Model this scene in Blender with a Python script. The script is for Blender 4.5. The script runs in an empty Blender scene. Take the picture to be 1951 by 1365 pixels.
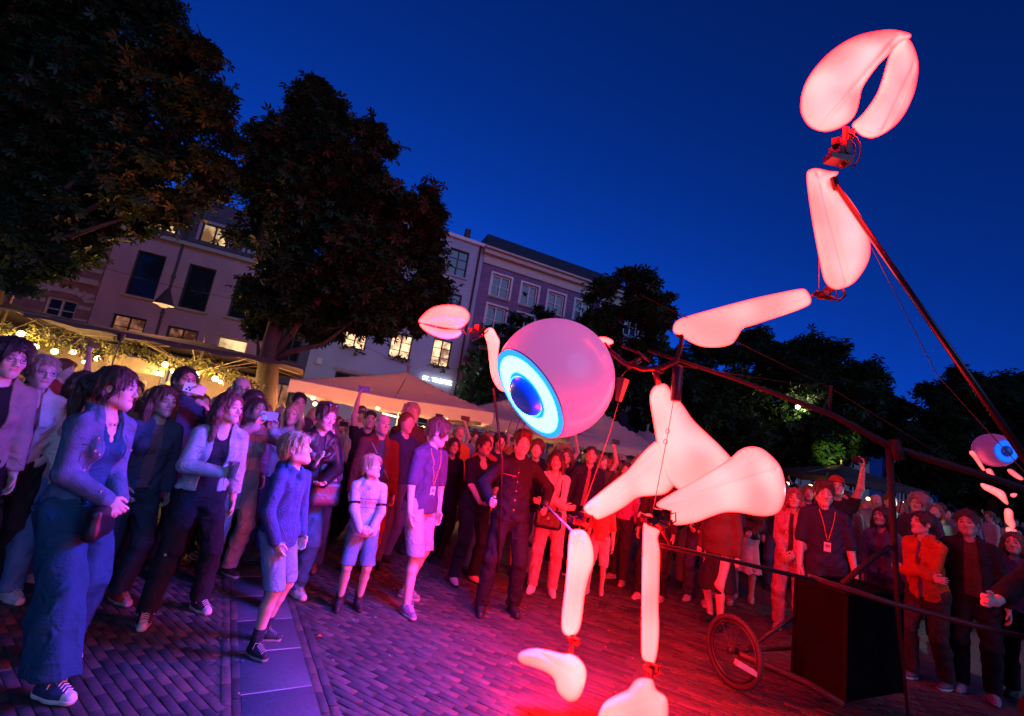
import bpy, math, random
import numpy as np
from mathutils import Vector, Matrix
R_ = math.radians
rng = np.random.default_rng(7)
random.seed(7)
SC = bpy.context.scene
COL = SC.collection

# ---------------------------------------------------------------- camera, sky, exposure
EYE = np.array([0.0, 0.0, 1.65]); FP = 860.0; PITCH = R_(10.3); ROLL = R_(9.0)
_F = np.array([0, math.cos(PITCH), math.sin(PITCH)]); _U0 = np.array([0, -math.sin(PITCH), math.cos(PITCH)]); _R0 = np.array([1.0, 0, 0])
_R = math.cos(ROLL)*_R0 + math.sin(ROLL)*_U0; _U = -math.sin(ROLL)*_R0 + math.cos(ROLL)*_U0
cam_d = bpy.data.cameras.new('camera'); cam = bpy.data.objects.new('camera', cam_d); COL.objects.link(cam)
cam_d.sensor_width = 36; cam_d.lens = 36*FP/1951; cam_d.clip_end = 2000; cam_d.clip_start = .05
m = Matrix(((_R[0], _U[0], -_F[0], EYE[0]), (_R[1], _U[1], -_F[1], EYE[1]), (_R[2], _U[2], -_F[2], EYE[2]), (0, 0, 0, 1)))
cam.matrix_world = m
SC.camera = cam
def ray(x, y):
    d = _F*FP + _R*(x-975.5) + _U*(682.5-y); return d/d[1]
def at(x, y, Y): return EYE + ray(x, y)*Y            # point seen at photo pixel x, y on the plane Y metres ahead
def gp(x, y):
    d = ray(x, y); return EYE + d*(-EYE[2]/d[2])      # point on the ground
SKY_K = .15; SKY_POW = 1.2
world = bpy.data.worlds.new('World'); SC.world = world; world.use_nodes = True
wn = world.node_tree.nodes; wl = world.node_tree.links; wn.clear()
sky = wn.new('ShaderNodeTexSky'); sky.sky_type = 'NISHITA'; sky.sun_disc = False
sky.sun_elevation = R_(-2.5); sky.sun_rotation = R_(-22); sky.altitude = 0; sky.ozone_density = 3.0; sky.air_density = 1.0; sky.dust_density = .3
# the camera's tungsten white balance turns the whole dusk sky deep blue: keep the sky's brightness, set its hue
bw = wn.new('ShaderNodeRGBToBW'); pw_ = wn.new('ShaderNodeMath'); pw_.operation = 'POWER'; pw_.inputs[1].default_value = SKY_POW
tint = wn.new('ShaderNodeVectorMath'); tint.operation = 'SCALE'; tint.inputs[0].default_value = (.3, 6.9, 65.0)
bg = wn.new('ShaderNodeBackground'); bg.inputs[1].default_value = SKY_K
out = wn.new('ShaderNodeOutputWorld')
wl.new(sky.outputs[0], bw.inputs[0]); wl.new(bw.outputs[0], pw_.inputs[0]); wl.new(pw_.outputs[0], tint.inputs['Scale']); wl.new(tint.outputs[0], bg.inputs[0]); wl.new(bg.outputs[0], out.inputs[0])
# added bluish fill from behind the camera, lifts the house fronts and left crowd
sun_d = bpy.data.lights.new('fill_light', 'SUN'); sun_d.energy = .8; sun_d.angle = R_(45); sun_d.color = (.32, .42, 1.0)
sun_o = bpy.data.objects.new('fill_light', sun_d); COL.objects.link(sun_o); sun_o.rotation_euler = (R_(70), 0, R_(38))
SC.view_settings.view_transform = 'Standard'; SC.view_settings.look = 'None'; SC.view_settings.gamma = 1
SC.view_settings.use_curve_mapping = False; SC.view_settings.exposure = 0.0
SC.cycles.use_denoising = True; SC.cycles.max_bounces = 5; SC.cycles.sample_clamp_indirect = 6; SC.cycles.caustics_reflective = False; SC.cycles.caustics_refractive = False

# ---------------------------------------------------------------- object helpers
def tag(o, label=None, cat=None, group=None, kind=None):
    if label: o['label'] = label
    if cat: o['category'] = cat
    if group: o['group'] = group
    if kind: o['kind'] = kind
    return o
def empty(name, loc=(0, 0, 0), rz=0, parent=None):
    o = bpy.data.objects.new(name, None); o.empty_display_size = .1; o.location = loc; o.rotation_euler = (0, 0, rz); COL.objects.link(o)
    if parent: o.parent = parent
    return o
def mesh(name, V, Fc, mat=None, smooth=False, mi=None, sharp=None):
    """V (n,3); Fc (m,3|4) array or list of lists"""
    me = bpy.data.meshes.new(name)
    V = np.asarray(V, dtype=np.float32)
    if isinstance(Fc, np.ndarray):
        n, k = Fc.shape
        me.vertices.add(len(V)); me.vertices.foreach_set('co', V.ravel())
        me.loops.add(n*k); me.loops.foreach_set('vertex_index', Fc.ravel().astype(np.int32))
        me.polygons.add(n); me.polygons.foreach_set('loop_start', np.arange(0, n*k, k, dtype=np.int32))
        me.update(calc_edges=True)
    else:
        me.from_pydata([tuple(map(float, v)) for v in V], [], Fc)
    for mm in (mat if isinstance(mat, (list, tuple)) else [mat]):
        if mm: me.materials.append(mm)
    if mi is not None: me.polygons.foreach_set('material_index', np.asarray(mi, dtype=np.int32))
    if smooth: me.polygons.foreach_set('use_smooth', np.ones(len(me.polygons), dtype=bool))
    return me
def link(name, me, parent=None, loc=None, rot=None):
    o = bpy.data.objects.new(name, me); COL.objects.link(o)
    if parent: o.parent = parent
    if loc is not None: o.location = loc
    if rot is not None: o.rotation_euler = rot
    return o
def obj(name, V, Fc, mat, parent=None, smooth=False, **k): return link(name, mesh(name, V, Fc, mat, smooth, **k), parent)

class MB:
    """collects simple solids into one mesh"""
    def __init__(s): s.V = []; s.F = []; s.M = []; s.n = 0; s.cur = 0
    def add(s, V, Fc):
        s.V.append(np.asarray(V, float)); s.F += [[i+s.n for i in f] for f in Fc]; s.M += [s.cur]*len(Fc); s.n += len(V); return s
    def box(s, c, d, rz=0, M=None, bev=0):
        x, y, z = np.array(d)/2
        P = np.array([(i*x, j*y, k*z) for i in (-1, 1) for j in (-1, 1) for k in (-1, 1)])
        if M is not None: P = P@np.asarray(M).T
        elif rz: cz, sz = math.cos(rz), math.sin(rz); P = P@np.array([[cz, -sz, 0], [sz, cz, 0], [0, 0, 1]]).T
        return s.add(P+np.array(c), [[0, 1, 3, 2], [4, 6, 7, 5], [0, 4, 5, 1], [2, 3, 7, 6], [0, 2, 6, 4], [1, 5, 7, 3]])
    def tube(s, pts, r, n=8, cap=True, r2=None):
        pts = [np.asarray(p, float) for p in pts]; rr = r if hasattr(r, '__len__') else [r]*len(pts)
        V = []; up = None
        for i, p in enumerate(pts):
            t = pts[min(i+1, len(pts)-1)]-pts[max(i-1, 0)]; t = t/(np.linalg.norm(t)+1e-9)
            if up is None: up = np.array([0, 0, 1.]) if abs(t[2]) < .9 else np.array([1., 0, 0])
            a = np.cross(t, up); a /= np.linalg.norm(a)+1e-9; b = np.cross(a, t); up = b
            for k in range(n):
                q = 2*math.pi*k/n; V.append(p+rr[i]*(math.cos(q)*a+math.sin(q)*b))
        Fc = [[i*n+k, i*n+(k+1) % n, (i+1)*n+(k+1) % n, (i+1)*n+k] for i in range(len(pts)-1) for k in range(n)]
        if cap: Fc += [list(range(n-1, -1, -1)), [(len(pts)-1)*n+k for k in range(n)]]
        return s.add(V, Fc)
    def sphere(s, c, r, n=10, m_=6, sc=(1, 1, 1)):
        V = [(0, 0, 1)]; 
        for i in range(1, m_):
            th = math.pi*i/m_
            V += [(math.sin(th)*math.cos(2*math.pi*k/n), math.sin(th)*math.sin(2*math.pi*k/n), math.cos(th)) for k in range(n)]
        V.append((0, 0, -1)); L = len(V)-1
        Fc = [[0, 1+k, 1+(k+1) % n] for k in range(n)]
        for i in range(m_-2): Fc += [[1+i*n+k, 1+(i+1)*n+k, 1+(i+1)*n+(k+1) % n, 1+i*n+(k+1) % n] for k in range(n)]
        Fc += [[L, 1+(m_-2)*n+(k+1) % n, 1+(m_-2)*n+k] for k in range(n)]
        return s.add(np.array(V)*r*np.array(sc)+np.array(c), Fc)
    def build(s, name, mat, parent=None, smooth=False):
        V = np.concatenate(s.V); me = mesh(name, V, s.F, mat, smooth, mi=s.M if isinstance(mat, (list, tuple)) else None)
        return link(name, me, parent)

# ---------------------------------------------------------------- materials
_mats = {}
def nodes(name):
    mt = bpy.data.materials.new(name); mt.use_nodes = True; nt = mt.node_tree
    return mt, nt, nt.nodes, nt.links, nt.nodes['Principled BSDF']
def pm(name, col, rough=.7, metal=0, var=.12, scale=8, bump=0, bscale=60, spec=.5, stretch=None, objcol=False, coord='Object', trans=0, coat=0, wrinkle=0):
    key = (name, tuple(col), rough, metal, var, scale, bump, bscale, objcol, trans)
    if key in _mats: return _mats[key]
    mt, nt, N, L, b = nodes(name)
    tc = N.new('ShaderNodeTexCoord'); src = tc.outputs[coord]
    if stretch:
        mp = N.new('ShaderNodeMapping'); mp.inputs['Scale'].default_value = stretch; L.new(src, mp.inputs[0]); src = mp.outputs[0]
    nz = N.new('ShaderNodeTexNoise'); nz.inputs['Scale'].default_value = scale; nz.inputs['Detail'].default_value = 5; L.new(src, nz.inputs[0])
    mr = N.new('ShaderNodeMapRange'); mr.inputs[3].default_value = 1-var*2; mr.inputs[4].default_value = 1+var*2; L.new(nz.outputs[0], mr.inputs[0])
    mx = N.new('ShaderNodeVectorMath'); mx.operation = 'SCALE'
    if objcol: oi = N.new('ShaderNodeObjectInfo'); L.new(oi.outputs['Color'], mx.inputs[0])
    else: mx.inputs[0].default_value = col[:3]
    L.new(mr.outputs[0], mx.inputs['Scale']); L.new(mx.outputs[0], b.inputs['Base Color'])
    b.inputs['Roughness'].default_value = rough; b.inputs['Metallic'].default_value = metal; b.inputs['Specular IOR Level'].default_value = spec
    if trans: b.inputs['Transmission Weight'].default_value = trans
    if coat: b.inputs['Coat Weight'].default_value = coat
    if wrinkle:
        n3 = N.new('ShaderNodeTexNoise'); n3.inputs['Scale'].default_value = 9; n3.inputs['Detail'].default_value = 2; n3.inputs['Distortion'].default_value = 1.6; n3.noise_type = 'RIDGED_MULTIFRACTAL'; L.new(src, n3.inputs[0])
        b3 = N.new('ShaderNodeBump'); b3.inputs['Strength'].default_value = wrinkle; b3.inputs['Distance'].default_value = .02; L.new(n3.outputs[0], b3.inputs['Height'])
    if bump:
        n2 = N.new('ShaderNodeTexNoise'); n2.inputs['Scale'].default_value = bscale; n2.inputs['Detail'].default_value = 3; L.new(src, n2.inputs[0])
        bp = N.new('ShaderNodeBump'); bp.inputs['Strength'].default_value = bump; bp.inputs['Distance'].default_value = .01
        L.new(n2.outputs[0], bp.inputs['Height']); L.new(bp.outputs[0], b.inputs['Normal'])
        if wrinkle: L.new(b3.outputs[0], bp.inputs['Normal'])
    _mats[key] = mt; return mt
def emis(name, col, st, edge=None):
    """lamp surface; edge = dimmer share of light at grazing angles (thick walled diffuser)"""
    mt = bpy.data.materials.new(name); mt.use_nodes = True; N = mt.node_tree.nodes; L = mt.node_tree.links; N.clear()
    e = N.new('ShaderNodeEmission'); e.inputs[0].default_value = (*col, 1); e.inputs[1].default_value = st; o = N.new('ShaderNodeOutputMaterial'); L.new(e.outputs[0], o.inputs[0])
    return mt
def cloth(col, kind='cotton'):
    if kind == 'denim': return pm('denim', col, .9, var=.22, scale=14, bump=.5, bscale=160, spec=.2, wrinkle=.8)
    if kind == 'knit': return pm('knit', col, .95, var=.15, scale=20, bump=.7, bscale=90, spec=.15, wrinkle=.5)
    if kind == 'leather': return pm('leather', col, .4, var=.1, scale=10, bump=.25, bscale=40, spec=.5, wrinkle=.5)
    return pm('cotton', col, .85, var=.14, scale=9, bump=.4, bscale=70, spec=.25, wrinkle=.8)
# ---------------------------------------------------------------- distance-field modelling: bodies, garments, balloon limbs
class Vol:
    def __init__(s, lo, hi, v):
        s.lo = np.array(lo, float); s.v = v
        s.n = np.ceil((np.array(hi)-s.lo)/v).astype(int)+1
        s.D = np.full(s.n, .5, np.float32)
        s.ax = [(s.lo[i]+v*np.arange(s.n[i])).astype(np.float32) for i in range(3)]
    def sub(s, lo, hi):
        a = np.clip(np.floor((np.array(lo)-s.lo)/s.v).astype(int), 0, s.n); b = np.clip(np.ceil((np.array(hi)-s.lo)/s.v).astype(int)+1, 0, s.n)
        if np.any(b <= a): return None
        sl = tuple(slice(a[i], b[i]) for i in range(3))
        return sl, s.ax[0][sl[0]][:, None, None], s.ax[1][sl[1]][None, :, None], s.ax[2][sl[2]][None, None, :]
    def comb(s, sl, d, k, mode):
        A = s.D[sl]
        if mode == 'sub':
            h = np.maximum(k-np.abs(A+d), 0)/k; s.D[sl] = np.maximum(A, -d)+h*h*k*.25
        else:
            h = np.maximum(k-np.abs(A-d), 0)/k; s.D[sl] = np.minimum(A, d)-h*h*k*.25
    def rc(s, a, b, ra, rb, k=.015, flat=None, mode='add'):
        a = np.asarray(a, np.float32); b = np.asarray(b, np.float32); rm = max(ra, rb)+k+.02
        r = s.sub(np.minimum(a, b)-rm, np.maximum(a, b)+rm)
        if r is None: return
        sl, X, Y, Z = r; px, py, pz = X-a[0], Y-a[1], Z-a[2]; ba = b-a
        if flat:
            q, n = flat; n = np.asarray(n, float)/np.linalg.norm(n); w = (q-1)*(px*n[0]+py*n[1]+pz*n[2])
            px, py, pz = px+w*n[0], py+w*n[1], pz+w*n[2]; ba = ba+(q-1)*(ba@n)*n
        bb = float(ba@ba)+1e-9
        t = np.clip((px*ba[0]+py*ba[1]+pz*ba[2])/bb, 0, 1)
        d = np.sqrt((px-t*ba[0])**2+(py-t*ba[1])**2+(pz-t*ba[2])**2)-(ra+(rb-ra)*t)
        s.comb(sl, d, k, mode)
    def ell(s, c, r, M=None, k=.015, mode='add'):
        c = np.asarray(c, np.float32); r = np.asarray(r, np.float32); R = float(r.max())+k+.02
        q = s.sub(c-R, c+R)
        if q is None: return
        sl, X, Y, Z = q; x, y, z = X-c[0], Y-c[1], Z-c[2]
        if M is not None: x, y, z = (M[0][i]*x+M[1][i]*y+M[2][i]*z for i in range(3))
        k0 = np.sqrt((x/r[0])**2+(y/r[1])**2+(z/r[2])**2); k1 = np.sqrt((x/r[0]**2)**2+(y/r[1]**2)**2+(z/r[2]**2)**2)+1e-6
        s.comb(sl, k0*(k0-1)/k1, k, mode)
    def half(s, p, n, k=.004):
        """cut away the side that n points to"""
        n = np.asarray(n, float); n /= np.linalg.norm(n); p = np.asarray(p, float)
        d = (s.ax[0][:, None, None]-p[0])*n[0]+(s.ax[1][None, :, None]-p[1])*n[1]+(s.ax[2][None, None, :]-p[2])*n[2]
        s.D = np.maximum(s.D, d).astype(np.float32)
    def folds(s, amp, f=1.0, seed=0, vert=0):
        X, Y, Z = s.ax[0][:, None, None], s.ax[1][None, :, None], s.ax[2][None, None, :]; a = seed*1.7
        if vert:
            w = np.sin(X*70*f+3*np.sin(Z*3+a)+a)*.6+np.sin(Y*60*f+2.5*np.sin(Z*4+2*a)+X*30)*.5
        else:
            w = .55-1.5*np.abs(np.sin(Z*24*f+2.6*np.sin(X*13+a)+2*np.sin(Y*11+2*a)+X*9))+np.sin((X-Z)*30*f+4*np.sin(Z*8+Y*10+a))*.5+.5-np.abs(np.sin(X*26*f+Z*19+3*np.sin(Y*12+Z*9+a)))
            w = w*(.55+.45*np.sin(Z*7+X*6+Y*5+a))
        s.D = s.D+(amp*w).astype(np.float32)
    def net(s):
        D = s.D.copy(); D[0] = D[-1] = .5; D[:, 0] = D[:, -1] = .5; D[:, :, 0] = D[:, :, -1] = .5
        I = D < 0; nx, ny, nz = D.shape
        c = np.zeros((nx-1, ny-1, nz-1), np.int8)
        for i in (0, 1):
            for j in (0, 1):
                for k in (0, 1): c += I[i:nx-1+i, j:ny-1+j, k:nz-1+k]
        act = (c > 0) & (c < 8); idx = np.argwhere(act)
        if len(idx) == 0: return np.zeros((0, 3)), np.zeros((0, 4), int)
        ids = np.full(act.shape, -1, np.int32); ids[act] = np.arange(len(idx))
        ix, iy, iz = idx.T; P = np.zeros((len(idx), 3)); W = np.zeros(len(idx))
        cor = [(i, j, k) for i in (0, 1) for j in (0, 1) for k in (0, 1)]
        val = {q: D[ix+q[0], iy+q[1], iz+q[2]].astype(float) for q in cor}
        for q in cor:
            for ax in range(3):
                if q[ax] == 0:
                    q2 = list(q); q2[ax] = 1; q2 = tuple(q2); A, B = val[q], val[q2]
                    mk = (A < 0) != (B < 0); t = np.where(mk, A/(A-B+1e-12), 0)
                    for e in range(3): P[:, e] += np.where(mk, q[e]+(t if e == ax else 0), 0)
                    W += mk
        P = s.lo+(idx+P/W[:, None])*s.v
        Q = []
        for ax in range(3):
            o = [e for e in range(3) if e != ax]
            sl0 = [slice(None)]*3; sl1 = [slice(None)]*3; sl0[ax] = slice(0, -1); sl1[ax] = slice(1, None)
            A, B = I[tuple(sl0)], I[tuple(sl1)]; e = np.argwhere(A != B)
            ok = np.all([(e[:, a] > 0) & (e[:, a] < D.shape[a]-1) for a in o], axis=0); e = e[ok]
            fl = A[tuple(e.T)]
            def g(d0, d1):
                w = e.copy(); w[:, o[0]] -= d0; w[:, o[1]] -= d1; return ids[tuple(w.T)]
            q = np.stack([g(1, 1), g(0, 1), g(0, 0), g(1, 0)], 1)
            if ax == 1: fl = ~fl
            q[~fl] = q[~fl][:, ::-1]; Q.append(q)
        Q = np.concatenate(Q); Q = Q[(Q >= 0).all(1)]
        return P, Q
def relax(P, Q, it=1, w=.5):
    for _ in range(it):
        S = np.zeros_like(P); C = np.zeros(len(P))
        for a, b in ((0, 1), (1, 2), (2, 3), (3, 0)):
            for u, v in ((a, b), (b, a)):
                for e in range(3): S[:, e] += np.bincount(Q[:, u], P[Q[:, v], e], len(P))
                C += np.bincount(Q[:, u], minlength=len(P))
        P = P*(1-w)+w*S/np.maximum(C, 1)[:, None]
    return P

# ---------------------------------------------------------------- people
def rotm(yaw=0, pitch=0, roll=0):
    """yaw turns to the figure's left, pitch lifts the chin, roll tilts"""
    return np.array(Matrix.Rotation(R_(yaw), 3, 'Z')@Matrix.Rotation(R_(pitch), 3, 'X')@Matrix.Rotation(R_(roll), 3, 'Y'))
def ik(S, T, a, b, hint):
    S, T, hint = (np.asarray(q, float) for q in (S, T, hint)); d = T-S; L = np.linalg.norm(d)
    if L > (a+b)*.995: T = S+d/L*(a+b)*.995; d = T-S; L = np.linalg.norm(d)
    u = d/L; x = (a*a-b*b+L*L)/(2*L); h = math.sqrt(max(a*a-x*x, 0)); n = hint-(hint@u)*u; n /= np.linalg.norm(n)+1e-9
    return S+u*x+n*h, T
def hand(v, w, d, n, side, s, curl=.5, spread=.3, thumb=None):
    """w wrist, d finger direction, n palm normal (side the fingers curl to)"""
    d = np.asarray(d, float)/np.linalg.norm(d); n = np.asarray(n, float); n = n-(n@d)*d; n /= np.linalg.norm(n)+1e-9
    x = np.cross(d, n)*side    # towards thumb
    v.rc(w, w+d*.05*s, .026*s, .030*s, .01, (1.5, n))
    v.rc(w+d*.045*s-x*.018*s, w+d*.078*s-x*.018*s, .024*s, .018*s, .01, (1.5, n)); v.rc(w+d*.045*s+x*.018*s, w+d*.08*s+x*.018*s, .024*s, .018*s, .01, (1.5, n))
    for i, (o, L) in enumerate(((.030, .068), (.010, .076), (-.010, .070), (-.029, .054))):
        p = w+d*.082*s+x*o*s; dd = d+x*o*6*spread; dd /= np.linalg.norm(dd); c = curl*(1+.12*i)
        for j, (l, r0, r1) in enumerate(((.45, .0095, .009), (.32, .009, .0082), (.25, .0082, .007))):
            c_ = c*(j+.6)*.95; q = dd*math.cos(c_)+n*math.sin(c_); e = p+q*L*l*s*1.05; v.rc(p, e, r0*s, r1*s, .004); p = e
    t0 = w+d*.022*s+x*.022*s; t1 = t0+(d*.55+x*.75+n*.35)*.04*s; t2 = t1+(d*.85+x*.15+n*.4)*.03*s; t3 = t2+(d*.9-x*.1+n*.35)*.024*s
    v.rc(t0, t1, .015*s, .012*s, .008); v.rc(t1, t2, .011*s, .0098*s, .004); v.rc(t2, t3, .0098*s, .008*s, .004)
def wisps(P, Q, HO, hs, long_, v, lf=.006):
    """loose strands that break the outline of the hair"""
    n = np.cross(P[Q[:, 2]]-P[Q[:, 0]], P[Q[:, 3]]-P[Q[:, 1]]); n /= np.linalg.norm(n, axis=1)[:, None]+1e-9; c = P[Q].mean(1)
    if (n*(c-c.mean(0))).sum(1).mean() < 0: n = -n
    k = rng.integers(0, len(Q), 1500 if v < .009 else 700 if v < .013 else 260); p = c[k]; n = n[k]; m_ = len(k)
    g = np.tile([0, 0, -1.], (m_, 1)); top = np.clip((p[:, 2]-HO[2]-.16*hs)/(.06*hs), 0, 1)[:, None]; back = (p-HO)*[1, 1, 0]; back[:, 1] -= .02; back /= np.linalg.norm(back, axis=1)[:, None]+1e-9
    t = g*(1-top)+back*top+rng.normal(0, .15, (m_, 3)); t -= n*(t*n).sum(1)[:, None]; t /= np.linalg.norm(t, axis=1)[:, None]+1e-9
    L = (rng.uniform(.03, .09 if long_ else .05, m_)*hs)[:, None]; w = np.cross(t, n)*(.0013 if v < .009 else .002); lift = rng.uniform(.0003, lf, m_)[:, None]
    p0 = p-n*.002; p1 = p+t*L*.5+n*lift; p2 = p+t*L+n*lift*rng.uniform(-.3, 1.6, m_)[:, None]
    V = np.stack([p0-w, p0+w, p1-w, p1+w, p2-w*.3, p2+w*.3], 1).reshape(-1, 3); b = len(P)+np.arange(m_)[:, None]*6
    return np.concatenate([P, V]), np.concatenate([Q, b+[0, 1, 3, 2], b+[2, 3, 5, 4]])
SKIN = (.56, .37, .31)
def eye_mesh():
    if 'eye' not in _mats:
        b = MB(); b.sphere((0, 0, 0), 1, 10, 8)
        V = np.concatenate(b.V)[:, [0, 2, 1]]; V[:, 0] *= -1
        wh = pm('eye_white', (.5, .46, .44), .15, var=0); ir = pm('eye_iris', (.05, .035, .03), .1, var=0)
        mi = [1 if np.mean([V[i][1] for i in f]) > .62 else 0 for f in b.F]
        _mats['eye'] = mesh('eye', V, b.F, [wh, ir], True, mi=mi)
    return _mats['eye']
def skinmat():
    if 'skin' in _mats: return _mats['skin']
    mt, nt, N, L, b = nodes('skin')
    at_ = N.new('ShaderNodeAttribute'); at_.attribute_name = 'Col'
    nz = N.new('ShaderNodeTexNoise'); nz.inputs['Scale'].default_value = 35; tc = N.new('ShaderNodeTexCoord'); L.new(tc.outputs['Object'], nz.inputs[0])
    mr = N.new('ShaderNodeMapRange'); mr.inputs[3].default_value = .86; mr.inputs[4].default_value = 1.14; L.new(nz.outputs[0], mr.inputs[0])
    vm = N.new('ShaderNodeVectorMath'); vm.operation = 'SCALE'; L.new(at_.outputs['Color'], vm.inputs[0]); L.new(mr.outputs[0], vm.inputs['Scale'])
    L.new(vm.outputs[0], b.inputs['Base Color']); b.inputs['Roughness'].default_value = .5; b.inputs['Specular IOR Level'].default_value = .4
    b.inputs['Subsurface Weight'].default_value = .0
    _mats['skin'] = mt; return mt
def addcol(me, C):
    a = me.color_attributes.new('Col', 'FLOAT_COLOR', 'POINT'); a.data.foreach_set('color', np.concatenate([C, np.ones((len(C), 1))], 1).astype(np.float32).ravel())

def person(label, loc, yaw, h=1.72, v=.008, fem=0, fat=1.0, lean=(0, 0), twist=0, head=(0, 0, 0), arms=(None, None), curl=(.45, .45), palm=(None, None), fdir=(None, None),
           feet=None, knee=None, top=None, inner=None, bottom=None, shoes=None, hair=None, skin=SKIN, cat='person', group='spectators watching the light puppets', extras=None, sleeves='long', child=0, beard=None, glasses=None, hips=None, far=False, socks=None):
    """forward is +Y of the figure, its right hand +X; yaw = heading of forward in degrees from +X of the world"""
    root = empty('person', (loc[0], loc[1], 0), R_(yaw-90)); tag(root, label, cat, group)
    s = h/1.75; hs = s*(1.05+.15*child)         # head scale: a child's head is larger
    if lean == (0, 0): lean = (rng.uniform(-.045, .045), rng.uniform(-.03, .05)); twist = twist or rng.uniform(-9, 9)
    if head == (0, 0, 0): head = (rng.uniform(-14, 14), rng.uniform(-3, 9), rng.uniform(-5, 5))
    if feet is None and rng.random() < .6: q_ = rng.choice([-1, 1]); feet = ((-.11, .09*q_+rng.uniform(-.03, .03), rng.uniform(2, 22)), (.12, -.09*q_, -rng.uniform(2, 22)))
    lean = np.array([lean[0], lean[1], 0.])
    def B(x, y, z):                          # point of the trunk, leaning about the hips
        q = np.array([x, y, z])*s; k = max(z-.9, 0)/.6
        if twist:
            a = R_(twist)*min(k, 1); q = np.array([q[0]*math.cos(a)-q[1]*math.sin(a), q[0]*math.sin(a)+q[1]*math.cos(a), q[2]])
        return q+lean*k*s
    f = fat; w = 1.0-.09*fem
    sh = [B(-.163*w*(.5+.5*f), 0, 1.405), B(.163*w*(.5+.5*f), 0, 1.405)]
    hp = [B(-.085, 0, .92), B(.085, 0, .92)]
    feet = feet or ((-.11, 0, 8), (.11, 0, -8))
    ank = [np.array([feet[i][0], feet[i][1]-.0, .085])*np.array([s, s, s])+np.array([0, 0, (feet[i][3]*s if len(feet[i]) > 3 else 0)]) for i in (0, 1)]
    kn = []
    for i in (0, 1):
        T = ank[i]; K, _ = ik(hp[i], T, .44*s, .43*s, (0.15*(-1, 1)[i], 1, .1)); kn.append(K)
    el, wr = [], []
    for i in (0, 1):
        sg = (-1, 1)[i]; a = arms[i]
        if a is None: a = (sg*(.24+.04*(f-1)), .03, .84)
        T = np.array(a[:3])*s; 
        hint = np.array(a[3:6]) if len(a) > 3 else np.array([sg*.45, -.7, -.5])
        E_, T = ik(sh[i], T, .285*s, .255*s, hint); el.append(E_); wr.append(T)
    nb = B(0, -.02, 1.47); hc = B(0, .005, 1.545)
    Hm = rotm(*head); HO = hc
    def Hp(x, y, z): return HO+Hm@(np.array([x, y, z])*hs)       # head frame: origin at the top of the neck
    ext = np.array(sh+el+wr+kn+ank+[Hp(0, 0, .2)]); lo = ext.min(0)-.3*s; hi = ext.max(0)+.3*s; lo[2] = -.02; hi[2] = max(Hp(0, 0, .21)[2]+.05, ext[:, 2].max()+.25*s)
    lo[0] += .08*s; hi[0] -= .08*s
    # ---- body: one continuous surface
    V = Vol(lo, hi, v)
    def trunk(V, o, k=.03, z0=0):
        fl = (1.42/(.6+.4*f), (0, 1, 0))
        V.rc(B(0, 0, 1.14), B(0, -.005, 1.31), (.132*f*w+.0)*s+o, (.148*w*(.7+.3*f))*s+o, k*s, fl)
        V.rc(B(-.115*w, -.01, 1.395), B(.115*w, -.01, 1.395), .048*s+o, .048*s+o, .05*s); V.rc(B(-.12*w, -.015, 1.40), B(0, -.02, 1.46), .035*s+o*.8, .045*s+o*.8, .05*s); V.rc(B(.12*w, -.015, 1.40), B(0, -.02, 1.46), .035*s+o*.8, .045*s+o*.8, .05*s)
        V.rc(B(0, 0, .98), B(0, 0, 1.12), .145*f*s+o, (.130*f)*s+o, .04*s, (1.35/(.5+.5*f), (0, 1, 0)))
        V.rc(B(-.05, -.005, .915), B(.05, -.005, .915), .118*s*(.7+.3*f)+o, .118*s*(.7+.3*f)+o, .04*s)
        if fem and not child:
            for q in (-1, 1): V.ell(B(q*.070, .075*(.6+.4*f), 1.265), np.array([.056, .05, .058])*s+o*.8, k=.05*s)
        if f > 1.1: V.ell(B(0, .05, 1.06), np.array([.13*f, .12*f, .13])*s+o, k=.06*s)
    def arm(V, i, o, e0=0., e1=1., cuff=0):
        V.rc(sh[i], sh[i]+(el[i]-sh[i])*min(e1*2, 1), (.047*(.6+.4*f))*s+o, .040*s+o, .03*s)
        if e1 > .5:
            V.rc(el[i], el[i]+(wr[i]-el[i])*(e1-.5)*2*.97, .041*s+o, (.041+(.027-.041)*(e1-.5)*2)*s+o+cuff, .02*s)
    def leg(V, i, o, z_end=None, thick=1.0, wide=0):
        g = hp[i]+np.array([0, 0, .0])
        V.rc(g, kn[i], .088*s*thick*(.6+.4*f)+o, .056*s+o+wide*.45, .04*s)
        ca = kn[i]+(ank[i]-kn[i])*.32+np.array([0, -.012, 0])*s
        V.rc(kn[i], ca, .054*s+o+wide*.45, .053*s+o+wide*.7, .02*s); V.rc(ca, ank[i], .052*s+o+wide*.7, .036*s+o+wide, .02*s)
    trunk(V, 0)
    for i in (0, 1):
        arm(V, i, 0); leg(V, i, 0)
        sg = (-1, 1)[i]; dd = wr[i]-el[i]; dd /= np.linalg.norm(dd)
        if fdir[i] is not None: dd = np.array(fdir[i], float)
        nn = palm[i] if palm[i] is not None else (-sg, .1, 0)
        if not far: hand(V, wr[i], dd, nn, sg*1.0, s*(1-.06*fem), curl[i])
        else: V.ell(wr[i]+dd*.07*s, np.array([.035, .035, .075])*s if abs(dd[2]) > .6 else np.array([.04, .065, .04])*s)
        fa = R_(feet[i][2]); fd = np.array([-math.sin(fa), math.cos(fa), 0])
        V.rc(ank[i]+np.array([0, 0, -.03*s]), ank[i]+fd*.12*s+np.array([0, 0, -.055*s]), .034*s, .024*s, .02*s)
    V.rc(nb, hc+np.array([0, .0, .02]), (.058-.008*fem)*s, (.053-.009*fem)*s, .03*s)
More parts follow.
